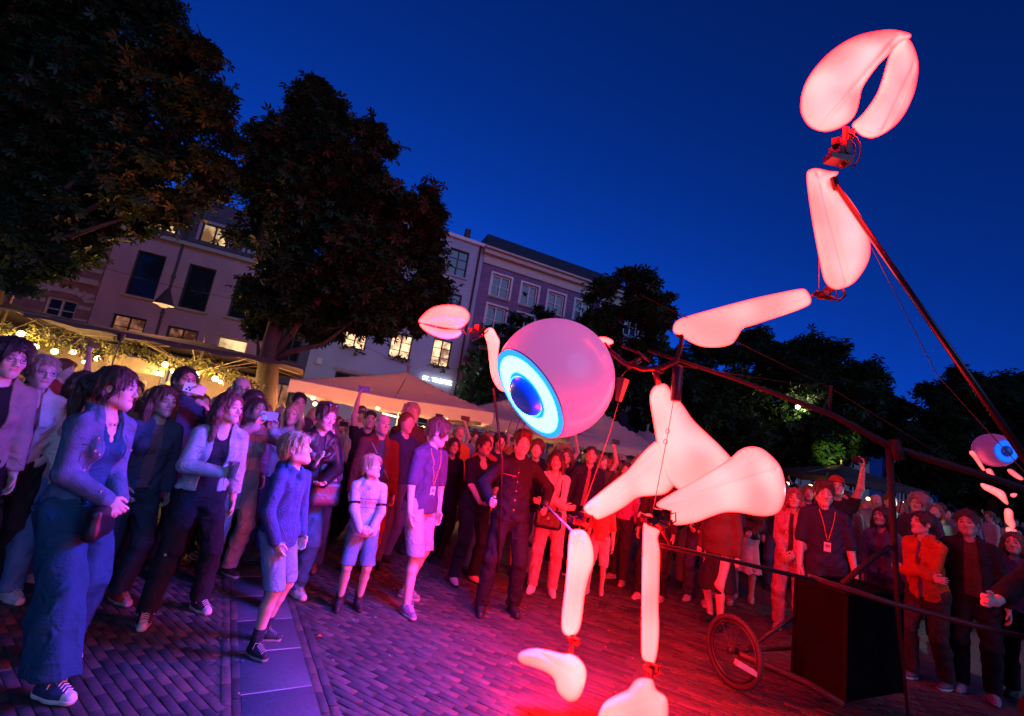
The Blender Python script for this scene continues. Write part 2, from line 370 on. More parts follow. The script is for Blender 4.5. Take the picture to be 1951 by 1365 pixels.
    # head
    if far:
        V.ell(Hp(0, .0, .10), np.array([.076, .092, .105])*hs, Hm, .01); V.rc(Hp(0, .03, .05), Hp(0, .062, .0), .06*hs, .035*hs, .03)
        V.rc(Hp(0, .085, .08), Hp(0, .105, .055), .012*hs, .016*hs, .01)
    else:
        V.ell(Hp(0, -.012, .115), np.array([.076, .096, .090])*hs, Hm, .015*hs)
        V.ell(Hp(0, .03, .085), np.array([.063, .062, .085])*hs, Hm, .02*hs)
        V.rc(Hp(0, .035, .05), Hp(0, .072, -.003), .052*hs, (.024+.004*(1-fem))*hs, .03*hs, (1.0, (1, 0, 0)))
        for q in (-1, 1):
            V.rc(Hp(q*.05, .0, .03), Hp(q*.012, .066, -.004), (.018+.004*(1-fem))*hs, .018*hs, .03*hs)       # jaw
            V.ell(Hp(q*.036, .062, .065), np.array([.02, .018, .018])*hs, Hm, .02*hs)                          # cheekbone
            V.ell(Hp(q*.031, .1, .093), np.array([.019, .020, .0125])*hs, Hm, .012*hs, 'sub')                  # socket
            V.rc(Hp(q*.012, .088, .112), Hp(q*.045, .078, .113), .007*hs, .006*hs, .01*hs)                     # brow
            V.ell(Hp(q*.030, .0765, .093), np.array([.0155, .013, .0125])*hs, Hm, .003*hs)                     # lid
            V.ell(Hp(q*.077, -.002, .082), np.array([.010, .018, .030])*hs, Hm, .005*hs); V.ell(Hp(q*.084, .003, .085), np.array([.006, .010, .016])*hs, Hm, .004*hs, 'sub')
            V.ell(Hp(q*.011, .099, .056), np.array([.009, .010, .008])*hs, Hm, .006*hs)
        V.rc(Hp(0, .088, .10), Hp(0, .108, .064), .0075*hs, .0105*hs, .010*hs)
        V.ell(Hp(0, .089, .034), np.array([.023, .011, .0055])*hs, Hm, .006*hs); V.ell(Hp(0, .087, .024), np.array([.020, .011, .0065])*hs, Hm, .006*hs)
        V.rc(Hp(-.02, .101, .029), Hp(.02, .101, .029), .0022*hs, .0022*hs, .004*hs, mode='sub')
        V.ell(Hp(0, .078, .002), np.array([.018, .014, .014])*hs, Hm, .02*hs)
    P, Q = V.net(); P = relax(P, Q, 1, .35)
    me = mesh('body', P, Q, skinmat(), True)
    L = (P-HO)@Hm/hs
    C = np.tile(np.array(skin, float), (len(P), 1)); x, y, z = L.T; hd = (z > -.02) & (z < .22) & (np.abs(x) < .1) & (np.abs(y) < .13)
    def paint(mask, c, a=1.):
        C[mask] = C[mask]*(1-a)+np.array(c)*a
    paint(hd & (y > .05) & (((np.abs(x)-.036)/.02)**2+((z-.05)/.02)**2 < 1), np.array(skin)*np.array([1.1, .8, .8]), .5)
    paint(hd & (y > .07) & ((x/.025)**2+((z-.029)/.0115)**2 < 1), np.array(skin)*np.array([.85, .5, .5]) if fem else np.array(skin)*np.array([.9, .65, .6]))
    hcol = hair[1] if hair else (.2, .15, .12)
    if not far:
        bz = z-.116-.006*np.cos((np.abs(x)-.03)*60)+.003
        paint(hd & (y > .06) & (np.abs(bz) < .0048) & (np.abs(x) > .012) & (np.abs(x) < .05), np.array(hcol)*.55, .8)
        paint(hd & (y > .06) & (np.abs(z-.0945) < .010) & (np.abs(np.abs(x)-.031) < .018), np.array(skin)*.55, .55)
    if beard: paint(hd & (y > -.01) & (z < .045) & (z > -.04) & ((x/.02)**2+((z-.028)/.007)**2 > 1), beard, .7)
    addcol(me, C); link('body', me, root)
    if not far:
        for q in (-1, 1):
            e = link('eye', eye_mesh(), root); e.location = Hp(q*.031, .0765, .0935); e.rotation_euler = Matrix(Hm.tolist()).to_euler(); e.scale = (.0135*hs, .0145*hs, .0085*hs)
    sd = int(abs(loc[0]*100)) % 97
    mn = .5 if far else 1.
    # ---- lower garment
    if bottom:
        kind, col = bottom[0], bottom[1]; mk = bottom[2] if len(bottom) > 2 else 'denim'
        z1 = (hips or 1.02)*s; W_ = Vol((lo[0], lo[1], 0), (hi[0], hi[1], z1+.06), v)
        trunk(W_, .010*s)
        if kind in ('trousers', 'wide', 'shorts', 'flare'):
            wd = {'trousers': .016, 'wide': .072, 'shorts': .03, 'flare': .05}[kind]*s
            for i in (0, 1):
                leg(W_, i, .014*s, wide=wd, thick=1.0 if kind != 'wide' else 1.12)
            W_.half((0, 0, {'trousers': .075, 'wide': .14, 'shorts': .50, 'flare': .1}[kind]*s if len(bottom) < 4 else bottom[3]*s), (0, 0, -1))
            if kind in ('wide', 'flare'): W_.folds(.010*s, .8, sd, vert=1)
            else: W_.folds(.0065*s*mn, .8, sd)
        elif kind == 'skirt':
            W_.rc(B(0, 0, .95), (0, 0, .42*s), .14*s, .23*s, .02); W_.half((0, 0, .42*s), (0, 0, -1)); W_.folds(.012*s, .6, sd, vert=1)
        W_.half((0, 0, z1), (0, 0, 1))
        P, Q = W_.net(); P = relax(P, Q, 1, .4); link({'shorts': 'shorts', 'skirt': 'skirt'}.get(kind, 'trousers'), mesh('trousers', P, Q, cloth(col, mk), True), root)
    # ---- upper garments
    def upper(name, col, mk, o, hem, sl, neck, openw=0, collar=0, hood=0, amp=.004, scoop=0):
        T = Vol((lo[0], lo[1], hem*s-.03), (hi[0], hi[1], hi[2]), v)
        trunk(T, o)
        if hem < .92:
            T.rc(B(0, 0, .98), B(0, 0, hem-.03), .150*f*s+o, .158*f*s+o, .03, (1.25, (0, 1, 0)))
        T.rc(B(-.06, -.02, 1.44), B(.06, -.02, 1.44), .045*s+o, .045*s+o, .04*s)
        if collar: T.rc(B(0, -.03, 1.45), B(0, -.028, 1.50), .062*s+o, .066*s+o, .01*s)
        if hood:
            T.ell(B(0, -.075, 1.47), np.array([.115, .075, .07])*s, k=.03*s); T.rc(B(-.07, .0, 1.475), B(0, .07, 1.42), .03*s, .028*s, .02*s); T.rc(B(.07, .0, 1.475), B(0, .07, 1.42), .03*s, .028*s, .02*s)
        T.folds(amp*s*mn, 1.0, sd+3)
        T.half((0, 0, hem*s), (0, 0, -1))
        if openw:
            b0, b1 = B(0, 0, .9), B(0, .0, 1.5); Zt = (T.ax[2]-b0[2])/(b1[2]-b0[2]); X, Y = T.ax[0][:, None, None], T.ax[1][None, :, None]
            tw = np.clip(Zt, 0, 1)*R_(twist); cx = (b0[0]+(b1[0]-b0[0])*Zt)[None, None, :]; cy = (b0[1]+(b1[1]-b0[1])*Zt)[None, None, :]; ct, st_ = np.cos(tw)[None, None, :], np.sin(tw)[None, None, :]
            xl = (X-cx)*ct+(Y-cy)*st_; yl = -(X-cx)*st_+(Y-cy)*ct; ww = ((openw*(1-.35*np.clip(Zt, -1, 1.2)))*s)[None, None, :]
            T.D = np.maximum(T.D, -np.maximum(np.abs(xl)-ww, .03-yl)).astype(np.float32)
        for i in (0, 1):
            if sl: arm(T, i, o*.8+.003*s, e1=sl, cuff=.003*s if sl > .9 else .012*s)
        # neck hole
        nk = .056*s if not (collar or hood) else .054*s
        T.rc(B(0, -.01, 1.42), B(0, .03, 1.62), nk, nk+.014*s, .006, mode='sub')
        if neck == 'v':
            c0 = B(0, 0, 1.32); X, Y, Z = T.ax[0][:, None, None]-c0[0], T.ax[1][None, :, None]-c0[1], T.ax[2][None, None, :]
            T.D = np.maximum(T.D, -np.maximum(np.abs(X)-(Z-c0[2])*.42, .03-Y)).astype(np.float32)
            for q in np.linspace(0, 1, 4): T.rc(B(0, .14, 1.50-.17*q), B(0, .05, 1.50-.17*q), (.07-.05*q)*s, (.06-.045*q)*s, .006, mode='sub')
        if scoop: T.ell(B(0, .12, 1.44), np.array([.075, .09, .085])*s, k=.008, mode='sub')
        T.half(B(0, 0, 1.53), (0, 0, 1))
        P, Q = T.net(); P = relax(P, Q, 1, .4)
        return link(name, mesh(name, P, Q, cloth(col, mk), True), root)
    if inner: upper(inner.get('name', 'shirt'), inner['col'], inner.get('mk', 'cotton'), .012*s, inner.get('hem', .93), inner.get('sl', 0), inner.get('neck'), scoop=inner.get('scoop', 0), amp=.003)
    if top: upper(top.get('name', 'jacket'), top['col'], top.get('mk', 'cotton'), top.get('o', .019)*s, top.get('hem', .92), top.get('sl', 1.0), top.get('neck'), top.get('open', 0), top.get('collar', 0), top.get('hood', 0), top.get('amp', .0075), top.get('scoop', 0))
    # ---- hair
    if hair:
        st, hcol = hair[0], hair[1]; vv = max(v*.9, .006); lo2 = HO-np.array([.24, .24, .0])*hs; hi2 = HO+np.array([.24, .24, .27])*hs
        if st in ('long', 'wavy', 'pony', 'curly_long'): lo2[2] -= .42*hs
        elif st == 'bob': lo2[2] -= .1
        else: lo2[2] -= .02
        Hh = Vol(lo2, hi2, vv)
        th = {'short': .010, 'crop': .004, 'fringe': .014, 'curly': .026, 'quiff': .014, 'bald': .003}.get(st, .014)
        Hh.ell(Hp(0, -.014, .120), (np.array([.077, .097, .091])+th)*hs, Hm, .01)
        if st in ('short', 'fringe', 'curly', 'quiff', 'crop'): Hh.ell(Hp(0, -.045, .075), (np.array([.066, .06, .075])+th*.7)*hs, Hm, .02)
        if st == 'quiff': Hh.rc(Hp(-.035, .065, .19), Hp(.04, .075, .195), .026*hs, .022*hs, .03); Hh.ell(Hp(0, .02, .19), np.array([.06, .07, .035])*hs, Hm, .03)
        if st == 'fringe': Hh.rc(Hp(-.04, .072, .155), Hp(.045, .07, .15), .024*hs, .022*hs, .03); Hh.rc(Hp(-.06, .045, .13), Hp(-.02, .09, .14), .02*hs, .016*hs, .02)
        if st == 'curly':
            for _ in range(26):
                a = rng.uniform(-3.1, 3.1); e = rng.uniform(.25, 1.5); Hh.ell(Hp(.09*math.cos(a)*math.cos(e), -.01+.1*math.sin(a)*math.cos(e), .125+.09*math.sin(e)), np.array([.026]*3)*hs, k=.012)
        long_ = st in ('long', 'wavy', 'curly_long', 'bob', 'pony')
        if long_:
            n = {'long': .36, 'wavy': .30, 'curly_long': .33, 'bob': .12, 'pony': .04}[st]
            for q in (-1, 1):
                for a_, y_ in ((.078, .01), (.07, -.045), (.035, -.08)):
                    p0 = Hp(q*a_, y_, .12); p1 = Hp(q*(a_+.012), y_-.012, .03); p2 = p1+np.array([q*.01, -.01-.03*(n > .2), -n+.02])*hs
                    if y_ > 0: p2 = p1+np.array([q*.012, .015, -n*.8])*hs
                    if st == 'pony': p1 = Hp(q*a_*.85, y_-.02, .06); p2 = p1
                    Hh.rc(p0, p1, .026*hs, .03*hs, .025); Hh.rc(p1, p2, .032*hs, .018*hs, .025)
        if st == 'pony':
            Hh.rc(Hp(0, -.10, .13), Hp(0, -.15, .10), .028*hs, .036*hs, .01); p = Hp(0, -.15, .10); Hh.rc(p, p+np.array([0, -.03, -.14])*hs, .036*hs, .032*hs, .01); Hh.rc(p+np.array([0, -.03, -.14])*hs, p+np.array([0, -.01, -.30])*hs, .032*hs, .010*hs, .01)
        if st == 'bun': Hh.ell(Hp(0, -.10, .15), np.array([.045, .04, .045])*hs, Hm, .01)
        # strands
        X, Y, Z = Hh.ax[0][:, None, None], Hh.ax[1][None, :, None], Hh.ax[2][None, None, :]
        wav = .35 if st not in ('wavy', 'curly_long') else 1.2
        TH = np.arctan2(X-HO[0], Y-HO[1]+.02*hs); Hh.D = Hh.D+(.0026*hs*np.sin(TH*26+wav*2*np.sin(Z*40)+5*np.sin(TH*3))*(1 if st != 'bald' else 0)).astype(np.float32)
        Hh.D = Hh.D+((.0016*np.sin(X*160+wav*3*np.sin(Z*38))+.002*np.sin(Y*150+wav*3*np.sin(Z*31+X*20)+Z*40))*hs*(1 if st != 'bald' else 0)).astype(np.float32)
        # clear the face
        fy = {'bald': .5}.get(st, 0)
        zt = {'fringe': .100, 'quiff': .112, 'curly': .10, 'short': .106, 'crop': .11}.get(st, .113)
        Hh.ell(Hp(0, .11, .055), np.array([.060 if long_ else .070, .085, zt])*hs, Hm, .008, 'sub')
        if not long_:
            Hh.ell(Hp(0, .03, .0), np.array([.12, .085, .085])*hs, Hm, .01, 'sub'); 
            nn_ = Hm@np.array([0, .25, -1.0]); Hh.half(Hp(0, -.06, .035), nn_)
            for q in (-1, 1): Hh.ell(Hp(q*.088, .008, .08), np.array([.022, .024, .035])*hs, Hm, .005, 'sub')
        elif st in ('pony',):
            for q in (-1, 1): Hh.ell(Hp(q*.09, .01, .078), np.array([.022, .024, .03])*hs, Hm, .005, 'sub')
        if st == 'bald':
            Hh.ell(Hp(0, .02, .19), np.array([.075, .105, .085])*hs, Hm, .006, 'sub')
        P, Q = Hh.net()
        if len(Q):
            P = relax(P, Q, 1, .3)
            if st != 'bald': P, Q = wisps(P, Q, HO, hs, long_, v, .0022 if st in ('pony', 'bun', 'crop') else .006)
            link('hair', mesh('hair', P, Q, pm('hair', hcol, .42, var=.35, scale=60, bump=1.0, bscale=110, stretch=(1, 1, .10)), True), root)
    # ---- shoes
    if shoes:
        for i in (0, 1):
            fa = R_(feet[i][2]); fd = np.array([-math.sin(fa), math.cos(fa), 0]); A = ank[i]; z_ = A[2]-.085*s
            S = Vol(A+np.array([-.22, -.22, -.10])*s, A+np.array([.22, .22, .16 if shoes[0] == 'boot' else .05])*s, max(v*.8, .005))
            sx = np.array([fd[1], -fd[0], 0])
            S.rc(A-fd*.03*s+np.array([0, 0, -.045*s]), A+fd*.06*s+np.array([0, 0, -.045*s]), .040*s, .040*s, .01); S.rc(A+fd*.05*s+[0, 0, -.05*s], A+fd*.140*s+[0, 0, -.056*s], .041*s, .031*s, .03*s)
            if shoes[0] == 'boot': S.rc(A+np.array([0, 0, -.02]), A+np.array([0, 0, .11])*s, .05*s, .055*s, .02); S.half(A+np.array([0, 0, .10*s]), (0, 0, 1))
            elif shoes[0] == 'high': S.rc(A+np.array([0, 0, -.02]), A+np.array([0, 0, .05])*s, .046*s, .048*s, .02); S.half(A+np.array([0, 0, .035*s]), (0, 0, 1))
            else: S.rc(A+np.array([0, 0, -.03*s]), A+np.array([0, 0, -.0*s]), .044*s, .045*s, .02); S.half(A+np.array([0, 0, -.005*s]), (0, -.25, 1))
            S.half((0, 0, z_+.018*s), (0, 0, -1))
            P, Q = S.net(); P = relax(P, Q, 1, .3)
            toe = ((P-A)@fd > .118*s); scol = pm('shoe_cloth', shoes[1], .6, var=.1, bump=.2)
            me = mesh('shoe', P, Q, [scol, pm('rubber', shoes[2], .6, var=.05)], True, mi=(toe[Q].all(1)).astype(int) if shoes[0] == 'high' else np.zeros(len(Q)))
            so = link('shoe', me, root)
            S = Vol(A+np.array([-.22, -.22, -.10])*s, A+np.array([.22, .22, .0])*s, max(v*.8, .005))
            S.rc(A-fd*.035*s+[0, 0, -.06*s], A+fd*.06*s+[0, 0, -.06*s], .041*s, .041*s, .01); S.rc(A+fd*.05*s+[0, 0, -.06*s], A+fd*.140*s+[0, 0, -.06*s], .042*s, .034*s, .03*s)
            S.half((0, 0, z_+.028*s), (0, 0, 1)); S.half((0, 0, z_+.002), (0, 0, -1)); P, Q = S.net()
            if len(Q): link('sole', mesh('sole', P, Q, pm('rubber', shoes[2], .6, var=.05), True), so)
            if len(shoes) > 3:
                b = MB()
                for j in range(5):
                    c = A+fd*(.055+.016*j)*s+np.array([0, 0, (.008-.0085*j)*s]); b.tube([c-sx*.025*s, c+np.array([0, 0, .010*s]), c+sx*.025*s+fd*.01*s], .0035*s, 5)
                c = A+fd*.045*s+np.array([0, 0, .018*s]); b.tube([c, c+sx*.035*s+[0, 0, .012*s], c+sx*.05*s+[0, 0, -.03*s]], .003*s, 5); b.tube([c, c-sx*.035*s+[0, 0, .012*s], c-sx*.05*s+[0, 0, -.03*s]], .003*s, 5)
                b.build('shoelace', pm('lace', shoes[3], .8, var=.05), so)
    if socks:
        for i in (0, 1):
            b = MB(); dd = kn[i]-ank[i]; dd /= np.linalg.norm(dd); b.tube([ank[i]-dd*.02*s, ank[i]+dd*.03*s, ank[i]+dd*socks[1]*s], [.045*s, .044*s, .049*s], 14); b.build('sock', cloth(socks[0], 'knit'), root, True)
    if glasses:
        b = MB()
        for q in (-1, 1):
            c = [Hp(q*.031+.021*math.cos(a)*1.05, .100-.004*abs(math.cos(a)), .092+.016*math.sin(a)) for a in np.linspace(0, 2*math.pi, 13)]
            b.tube(c, .0018*hs, 5, cap=False); b.tube([Hp(q*.052, .096, .097), Hp(q*.080, .05, .094), Hp(q*.084, -.005, .09)], .0018*hs, 5)
        b.tube([Hp(-.011, .105, .096), Hp(.011, .105, .096)], .0018*hs, 5)
        b.build('glasses', pm('glasses_frame', glasses, .3, var=0), root)
    J = dict(root=root, sh=sh, el=el, wr=wr, kn=kn, ank=ank, Hp=Hp, B=B, s=s, hs=hs, hp=hp, Hm=Hm)
    if extras: extras(J)
    return J
# ---------------------------------------------------------------- ground: brick paving with a strip of bluestone slabs
ground_mat, nt, N, L, b = nodes('sand_joint')
tc = N.new('ShaderNodeTexCoord'); mp = N.new('ShaderNodeMapping'); mp.inputs['Rotation'].default_value = (0, 0, R_(30)); L.new(tc.outputs['Object'], mp.inputs[0])
br = N.new('ShaderNodeTexBrick'); br.inputs['Scale'].default_value = 1; br.inputs['Brick Width'].default_value = .21; br.inputs['Row Height'].default_value = .0555; br.inputs['Mortar Size'].default_value = .006
br.inputs['Color1'].default_value = (.13, .085, .07, 1); br.inputs['Color2'].default_value = (.17, .12, .10, 1); br.inputs['Mortar'].default_value = (.03, .026, .022, 1); L.new(mp.outputs[0], br.inputs[0])
nz = N.new('ShaderNodeTexNoise'); nz.inputs['Scale'].default_value = 1.3; nz.inputs['Detail'].default_value = 6; L.new(tc.outputs['Object'], nz.inputs[0])
mx = N.new('ShaderNodeMix'); mx.data_type = 'RGBA'; mx.blend_type = 'MULTIPLY'; mx.inputs[0].default_value = .5; L.new(br.outputs[0], mx.inputs[6]); L.new(nz.outputs[1], mx.inputs[7]); L.new(mx.outputs[2], b.inputs['Base Color'])
bp = N.new('ShaderNodeBump'); bp.inputs['Strength'].default_value = .6; bp.inputs['Distance'].default_value = .006; L.new(br.outputs[1], bp.inputs['Height']); bp.invert = True; L.new(bp.outputs[0], b.inputs['Normal']); b.inputs['Roughness'].default_value = .65
g = obj('ground', [(-400, -400, -.0065), (400, -400, -.0065), (400, 400, -.0065), (-400, 400, -.0065)], [[0, 1, 2, 3]], ground_mat); tag(g, kind='structure')
pave = empty('square_paving'); tag(pave, kind='structure')
def paving(name, c1, c2, rough, sc=7):
    mt, nt, N, L, b = nodes(name); ge = N.new('ShaderNodeNewGeometry'); oi = N.new('ShaderNodeObjectInfo'); ad = N.new('ShaderNodeMath'); L.new(ge.outputs['Random Per Island'], ad.inputs[0]); L.new(oi.outputs['Random'], ad.inputs[1]); fr = N.new('ShaderNodeMath'); fr.operation = 'FRACT'; L.new(ad.outputs[0], fr.inputs[0])
    mx = N.new('ShaderNodeMix'); mx.data_type = 'RGBA'; mx.inputs[6].default_value = (*c1, 1); mx.inputs[7].default_value = (*c2, 1); L.new(fr.outputs[0], mx.inputs[0])
    n1 = N.new('ShaderNodeTexNoise'); n1.inputs['Scale'].default_value = .9; n1.inputs['Detail'].default_value = 6; n1.inputs['Roughness'].default_value = .65; L.new(ge.outputs['Position'], n1.inputs[0]); r1 = N.new('ShaderNodeMapRange'); r1.inputs[1].default_value = .3; r1.inputs[2].default_value = .7; r1.inputs[3].default_value = .55; r1.inputs[4].default_value = 1.35; L.new(n1.outputs[0], r1.inputs[0])
    n2 = N.new('ShaderNodeTexNoise'); n2.inputs['Scale'].default_value = 45; n2.inputs['Detail'].default_value = 4; L.new(ge.outputs['Position'], n2.inputs[0]); r2 = N.new('ShaderNodeMapRange'); r2.inputs[3].default_value = .5; r2.inputs[4].default_value = 1.5; L.new(n2.outputs[0], r2.inputs[0])
    mu = N.new('ShaderNodeMath'); mu.operation = 'MULTIPLY'; L.new(r1.outputs[0], mu.inputs[0]); L.new(r2.outputs[0], mu.inputs[1]); vm = N.new('ShaderNodeVectorMath'); vm.operation = 'SCALE'; L.new(mx.outputs[2], vm.inputs[0]); L.new(mu.outputs[0], vm.inputs['Scale']); L.new(vm.outputs[0], b.inputs['Base Color'])
    r3 = N.new('ShaderNodeMapRange'); r3.inputs[3].default_value = rough-.2; r3.inputs[4].default_value = rough+.2; L.new(n1.outputs[0], r3.inputs[0]); L.new(r3.outputs[0], b.inputs['Roughness'])
    bp = N.new('ShaderNodeBump'); bp.inputs['Strength'].default_value = .6; bp.inputs['Distance'].default_value = .004; L.new(n2.outputs[0], bp.inputs['Height']); L.new(bp.outputs[0], b.inputs['Normal']); return mt
brick_m = paving('paving_brick', (.125, .075, .06), (.06, .045, .042), .68)
brick_m2 = paving('paving_brick_dark', (.085, .06, .055), (.042, .034, .034), .68)
slab_m = paving('bluestone', (.075, .085, .10), (.055, .06, .072), .6)
SA, SB = np.array([-1.13, 2.76]), np.array([-.79, 2.95])     # strip runs along angle 121 degrees
sd_ = np.array([math.cos(R_(121)), math.sin(R_(121))]); sn_ = np.array([math.sin(R_(121)), -math.cos(R_(121))])
def strip_u(p): return (np.asarray(p)[..., :2]-SA)@sn_
def brick_v(w, l, hgt=.05, c=.006):
    x, y = w/2, l/2
    return np.array([(-x, -y, -hgt), (x, -y, -hgt), (x, y, -hgt), (-x, y, -hgt), (-x, -y, -c), (x, -y, -c), (x, y, -c), (-x, y, -c), (-x+c, -y+c, 0), (x-c, -y+c, 0), (x-c, y-c, 0), (-x+c, y-c, 0)])
BF = np.array([[8, 9, 10, 11], [0, 1, 5, 4], [1, 2, 6, 5], [2, 3, 7, 6], [3, 0, 4, 7], [4, 5, 9, 8], [5, 6, 10, 9], [6, 7, 11, 10], [7, 4, 8, 11]])
bricks = []
def lay(ang, xs, ok, org):
    a = R_(ang); d = np.array([math.cos(a), math.sin(a)]); n = np.array([-d[1], d[0]])
    for r in range(-110, 150):
        off = rng.uniform(0, .21) if r % 1 == 0 else 0; off = (r % 2)*.105+rng.uniform(-.03, .03)
        for c in range(-60, 60):
            p = org+d*(c*.211+off)+n*(r*.0555)
            if ok(p): bricks.append((p[0], p[1], a+rng.normal(0, .008), .207, .0515))
lay(-35, 0, lambda p: p[1] > 2.15 and p[1] < 6.2 and p[0] > -6.5 and strip_u(p) < -.125, np.array([-2, 3.3]))
lay(-25, 0, lambda p: p[1] > 2.15 and p[1] < 6.6 and p[0] < 4.6 and strip_u(p) > .515, np.array([0, 3.5]))
for u in (-.052, .435):                                        # border courses laid lengthwise
    for k in range(-6, 22):
        for w_ in (-.024, .031): bricks.append((*(SA+sn_*(u+w_)+sd_*(k*.213+.03+w_)), R_(121)+90*0+rng.normal(0, .006)-math.pi*0, .208, .051))
    if u > 0: 
        pass
def area_seen(q):
    d = np.array([q[0], q[1], 0])-EYE; z = d@_F; x, y = 975.5+(d@_R)/z*FP, 682.5-(d@_U)/z*FP
    vis = -30 < x < 1980 and y < 1400
    return (1 if vis else .001)/z**3
bricks.sort(key=lambda q: -area_seen(q)); bm_sh = [mesh('brick', brick_v(.207, .0515, .05, .0035), BF, mm) for mm in (brick_m, brick_m2)]
VV, FF = [], []
for i, (x, y, a, l, w) in enumerate(bricks):
    z = rng.normal(0, .0011)
    if i < 300:
        o = link('brick', bm_sh[rng.random() < .35], pave, (x, y, z), (rng.normal(0, .006), rng.normal(0, .006), a))
    else:
        V = brick_v(l, w, .05, .0035); ca, sa = math.cos(a), math.sin(a)
        V[:, 2] += V[:, 0]*rng.normal(0, .006)+V[:, 1]*rng.normal(0, .01)
        VV.append(np.stack([V[:, 0]*ca-V[:, 1]*sa+x, V[:, 0]*sa+V[:, 1]*ca+y, V[:, 2]+z], 1)); FF.append(BF+len(VV)*12-12)
me = mesh('brick_field', np.concatenate(VV), np.concatenate(FF), [brick_m, brick_m2], mi=np.repeat(rng.random(len(VV)) < .35, 9)); o = link('brick_field', me, pave); tag(o, kind='stuff')
for k in range(-2, 9):
    ln = .50; c = SA+sn_*.192+sd_*(k*ln-.06)
    o = link('slab', mesh('slab', brick_v(ln-.012, .388, .06, .004), BF, slab_m), pave, (c[0], c[1], .001+rng.normal(0, .001)), (0, 0, R_(121)))
    jm = MB(); cj = c+sd_*ln/2; jm.box((cj[0], cj[1], -.004), (.011, .388, .01), R_(121)); jm.build('slab_joint', pm('lime_joint', (.42, .40, .38), .9), pave)
for i in range(26):                                            # litter
    pass
lit = MB()
pr = gp(603, 1217); lit.add([(0, 0, .012), (.04, .005, .02), (.03, .035, .004), (.012, .02, .03), (-.01, .03, .006)], [[0, 1, 2, 3], [0, 3, 4]]); o = lit.build('paper_scrap', pm('red_paper', (.8, .1, .06), .6)); o.location = (pr[0], pr[1], 0); tag(o, 'small crumpled red paper scrap lying on the brick paving', 'litter')
lit2 = MB()
for _ in range(90):
    x, y = rng.uniform(-2.4, 1.8), rng.uniform(2.7, 5.5); s_ = rng.uniform(.005, .02); lit2.box((x, y, .005), (s_, s_*rng.uniform(.3, 1), .004), rng.uniform(0, 3))
o = lit2.build('crumbs', pm('confetti', (.3, .27, .25), .7)); tag(o, kind='stuff')

# ---------------------------------------------------------------- buildings along the square (front line runs to the right and away)
FA = math.atan2(.399, .917); FX = np.array([.917, .399, 0])/math.hypot(.917, .399); FN = np.array([-FX[1], FX[0], 0]); FO = np.array([-2.3, 24, 0])
def fpt(t, d, z): return FO+FX*t+FN*d+np.array([0, 0, z])
glass_m = pm('window_glass', (.012, .02, .03), .06, var=.02, spec=.9)
def lit_glass(name, c, st, sc=2.2):
    mt = bpy.data.materials.new(name); mt.use_nodes = True; N = mt.node_tree.nodes; L = mt.node_tree.links; b = N['Principled BSDF']; b.inputs['Base Color'].default_value = (.05, .04, .03, 1); b.inputs['Roughness'].default_value = .1
    tc = N.new('ShaderNodeTexCoord'); n = N.new('ShaderNodeTexNoise'); n.inputs['Scale'].default_value = sc; n.inputs['Detail'].default_value = 4; L.new(tc.outputs['Object'], n.inputs[0])
    cr = N.new('ShaderNodeValToRGB'); cr.color_ramp.elements[0].position = .38; cr.color_ramp.elements[0].color = (c[0]*.15, c[1]*.1, c[2]*.08, 1); cr.color_ramp.elements[1].position = .62; cr.color_ramp.elements[1].color = (*c, 1)
    L.new(n.outputs[0], cr.inputs[0]); L.new(cr.outputs[0], b.inputs['Emission Color']); b.inputs['Emission Strength'].default_value = st; return mt
warm_room = lit_glass('lit_room', (1, .62, .30), 2.2); warm_room2 = lit_glass('lit_room_pale', (1, .68, .33), 1.3, 1.2); dim_room = lit_glass('dim_room', (.8, .32, .18), .45, 3)
def text_obj(name, s, size, mat, parent, loc, rot, depth=.02):
    cu = bpy.data.curves.new(name, 'FONT'); cu.body = s; cu.size = size; cu.extrude = depth; cu.align_x = 'CENTER'; cu.align_y = 'CENTER'
    o = bpy.data.objects.new(name, cu); COL.objects.link(o); dg = bpy.context.evaluated_depsgraph_get(); me = bpy.data.meshes.new_from_object(o.evaluated_get(dg)); bpy.data.objects.remove(o)
    me.materials.clear(); me.materials.append(mat); return link(name, me, parent, loc, rot)
def wall_grid(t0, t1, z0, z1, holes, dep=.22):
    """front wall with real openings and reveals; faces in the local x-z plane"""
    xs = sorted({t0, t1, *[h[0] for h in holes], *[h[1] for h in holes]}); zs = sorted({z0, z1, *[h[2] for h in holes], *[h[3] for h in holes]})
    b = MB()
    for i in range(len(xs)-1):
        for j in range(len(zs)-1):
            cx, cz = (xs[i]+xs[i+1])/2, (zs[j]+zs[j+1])/2
            if any(h[0] < cx < h[1] and h[2] < cz < h[3] for h in holes): continue
            b.add([(xs[i], 0, zs[j]), (xs[i+1], 0, zs[j]), (xs[i+1], 0, zs[j+1]), (xs[i], 0, zs[j+1])], [[0, 1, 2, 3]])
    for h in holes:
        x0, x1, a, c = h[:4]; b.add([(x0, 0, a), (x1, 0, a), (x1, 0, c), (x0, 0, c), (x0, dep, a), (x1, dep, a), (x1, dep, c), (x0, dep, c)], [[0, 4, 5, 1], [1, 5, 6, 2], [2, 6, 7, 3], [3, 7, 4, 0]])
    return b
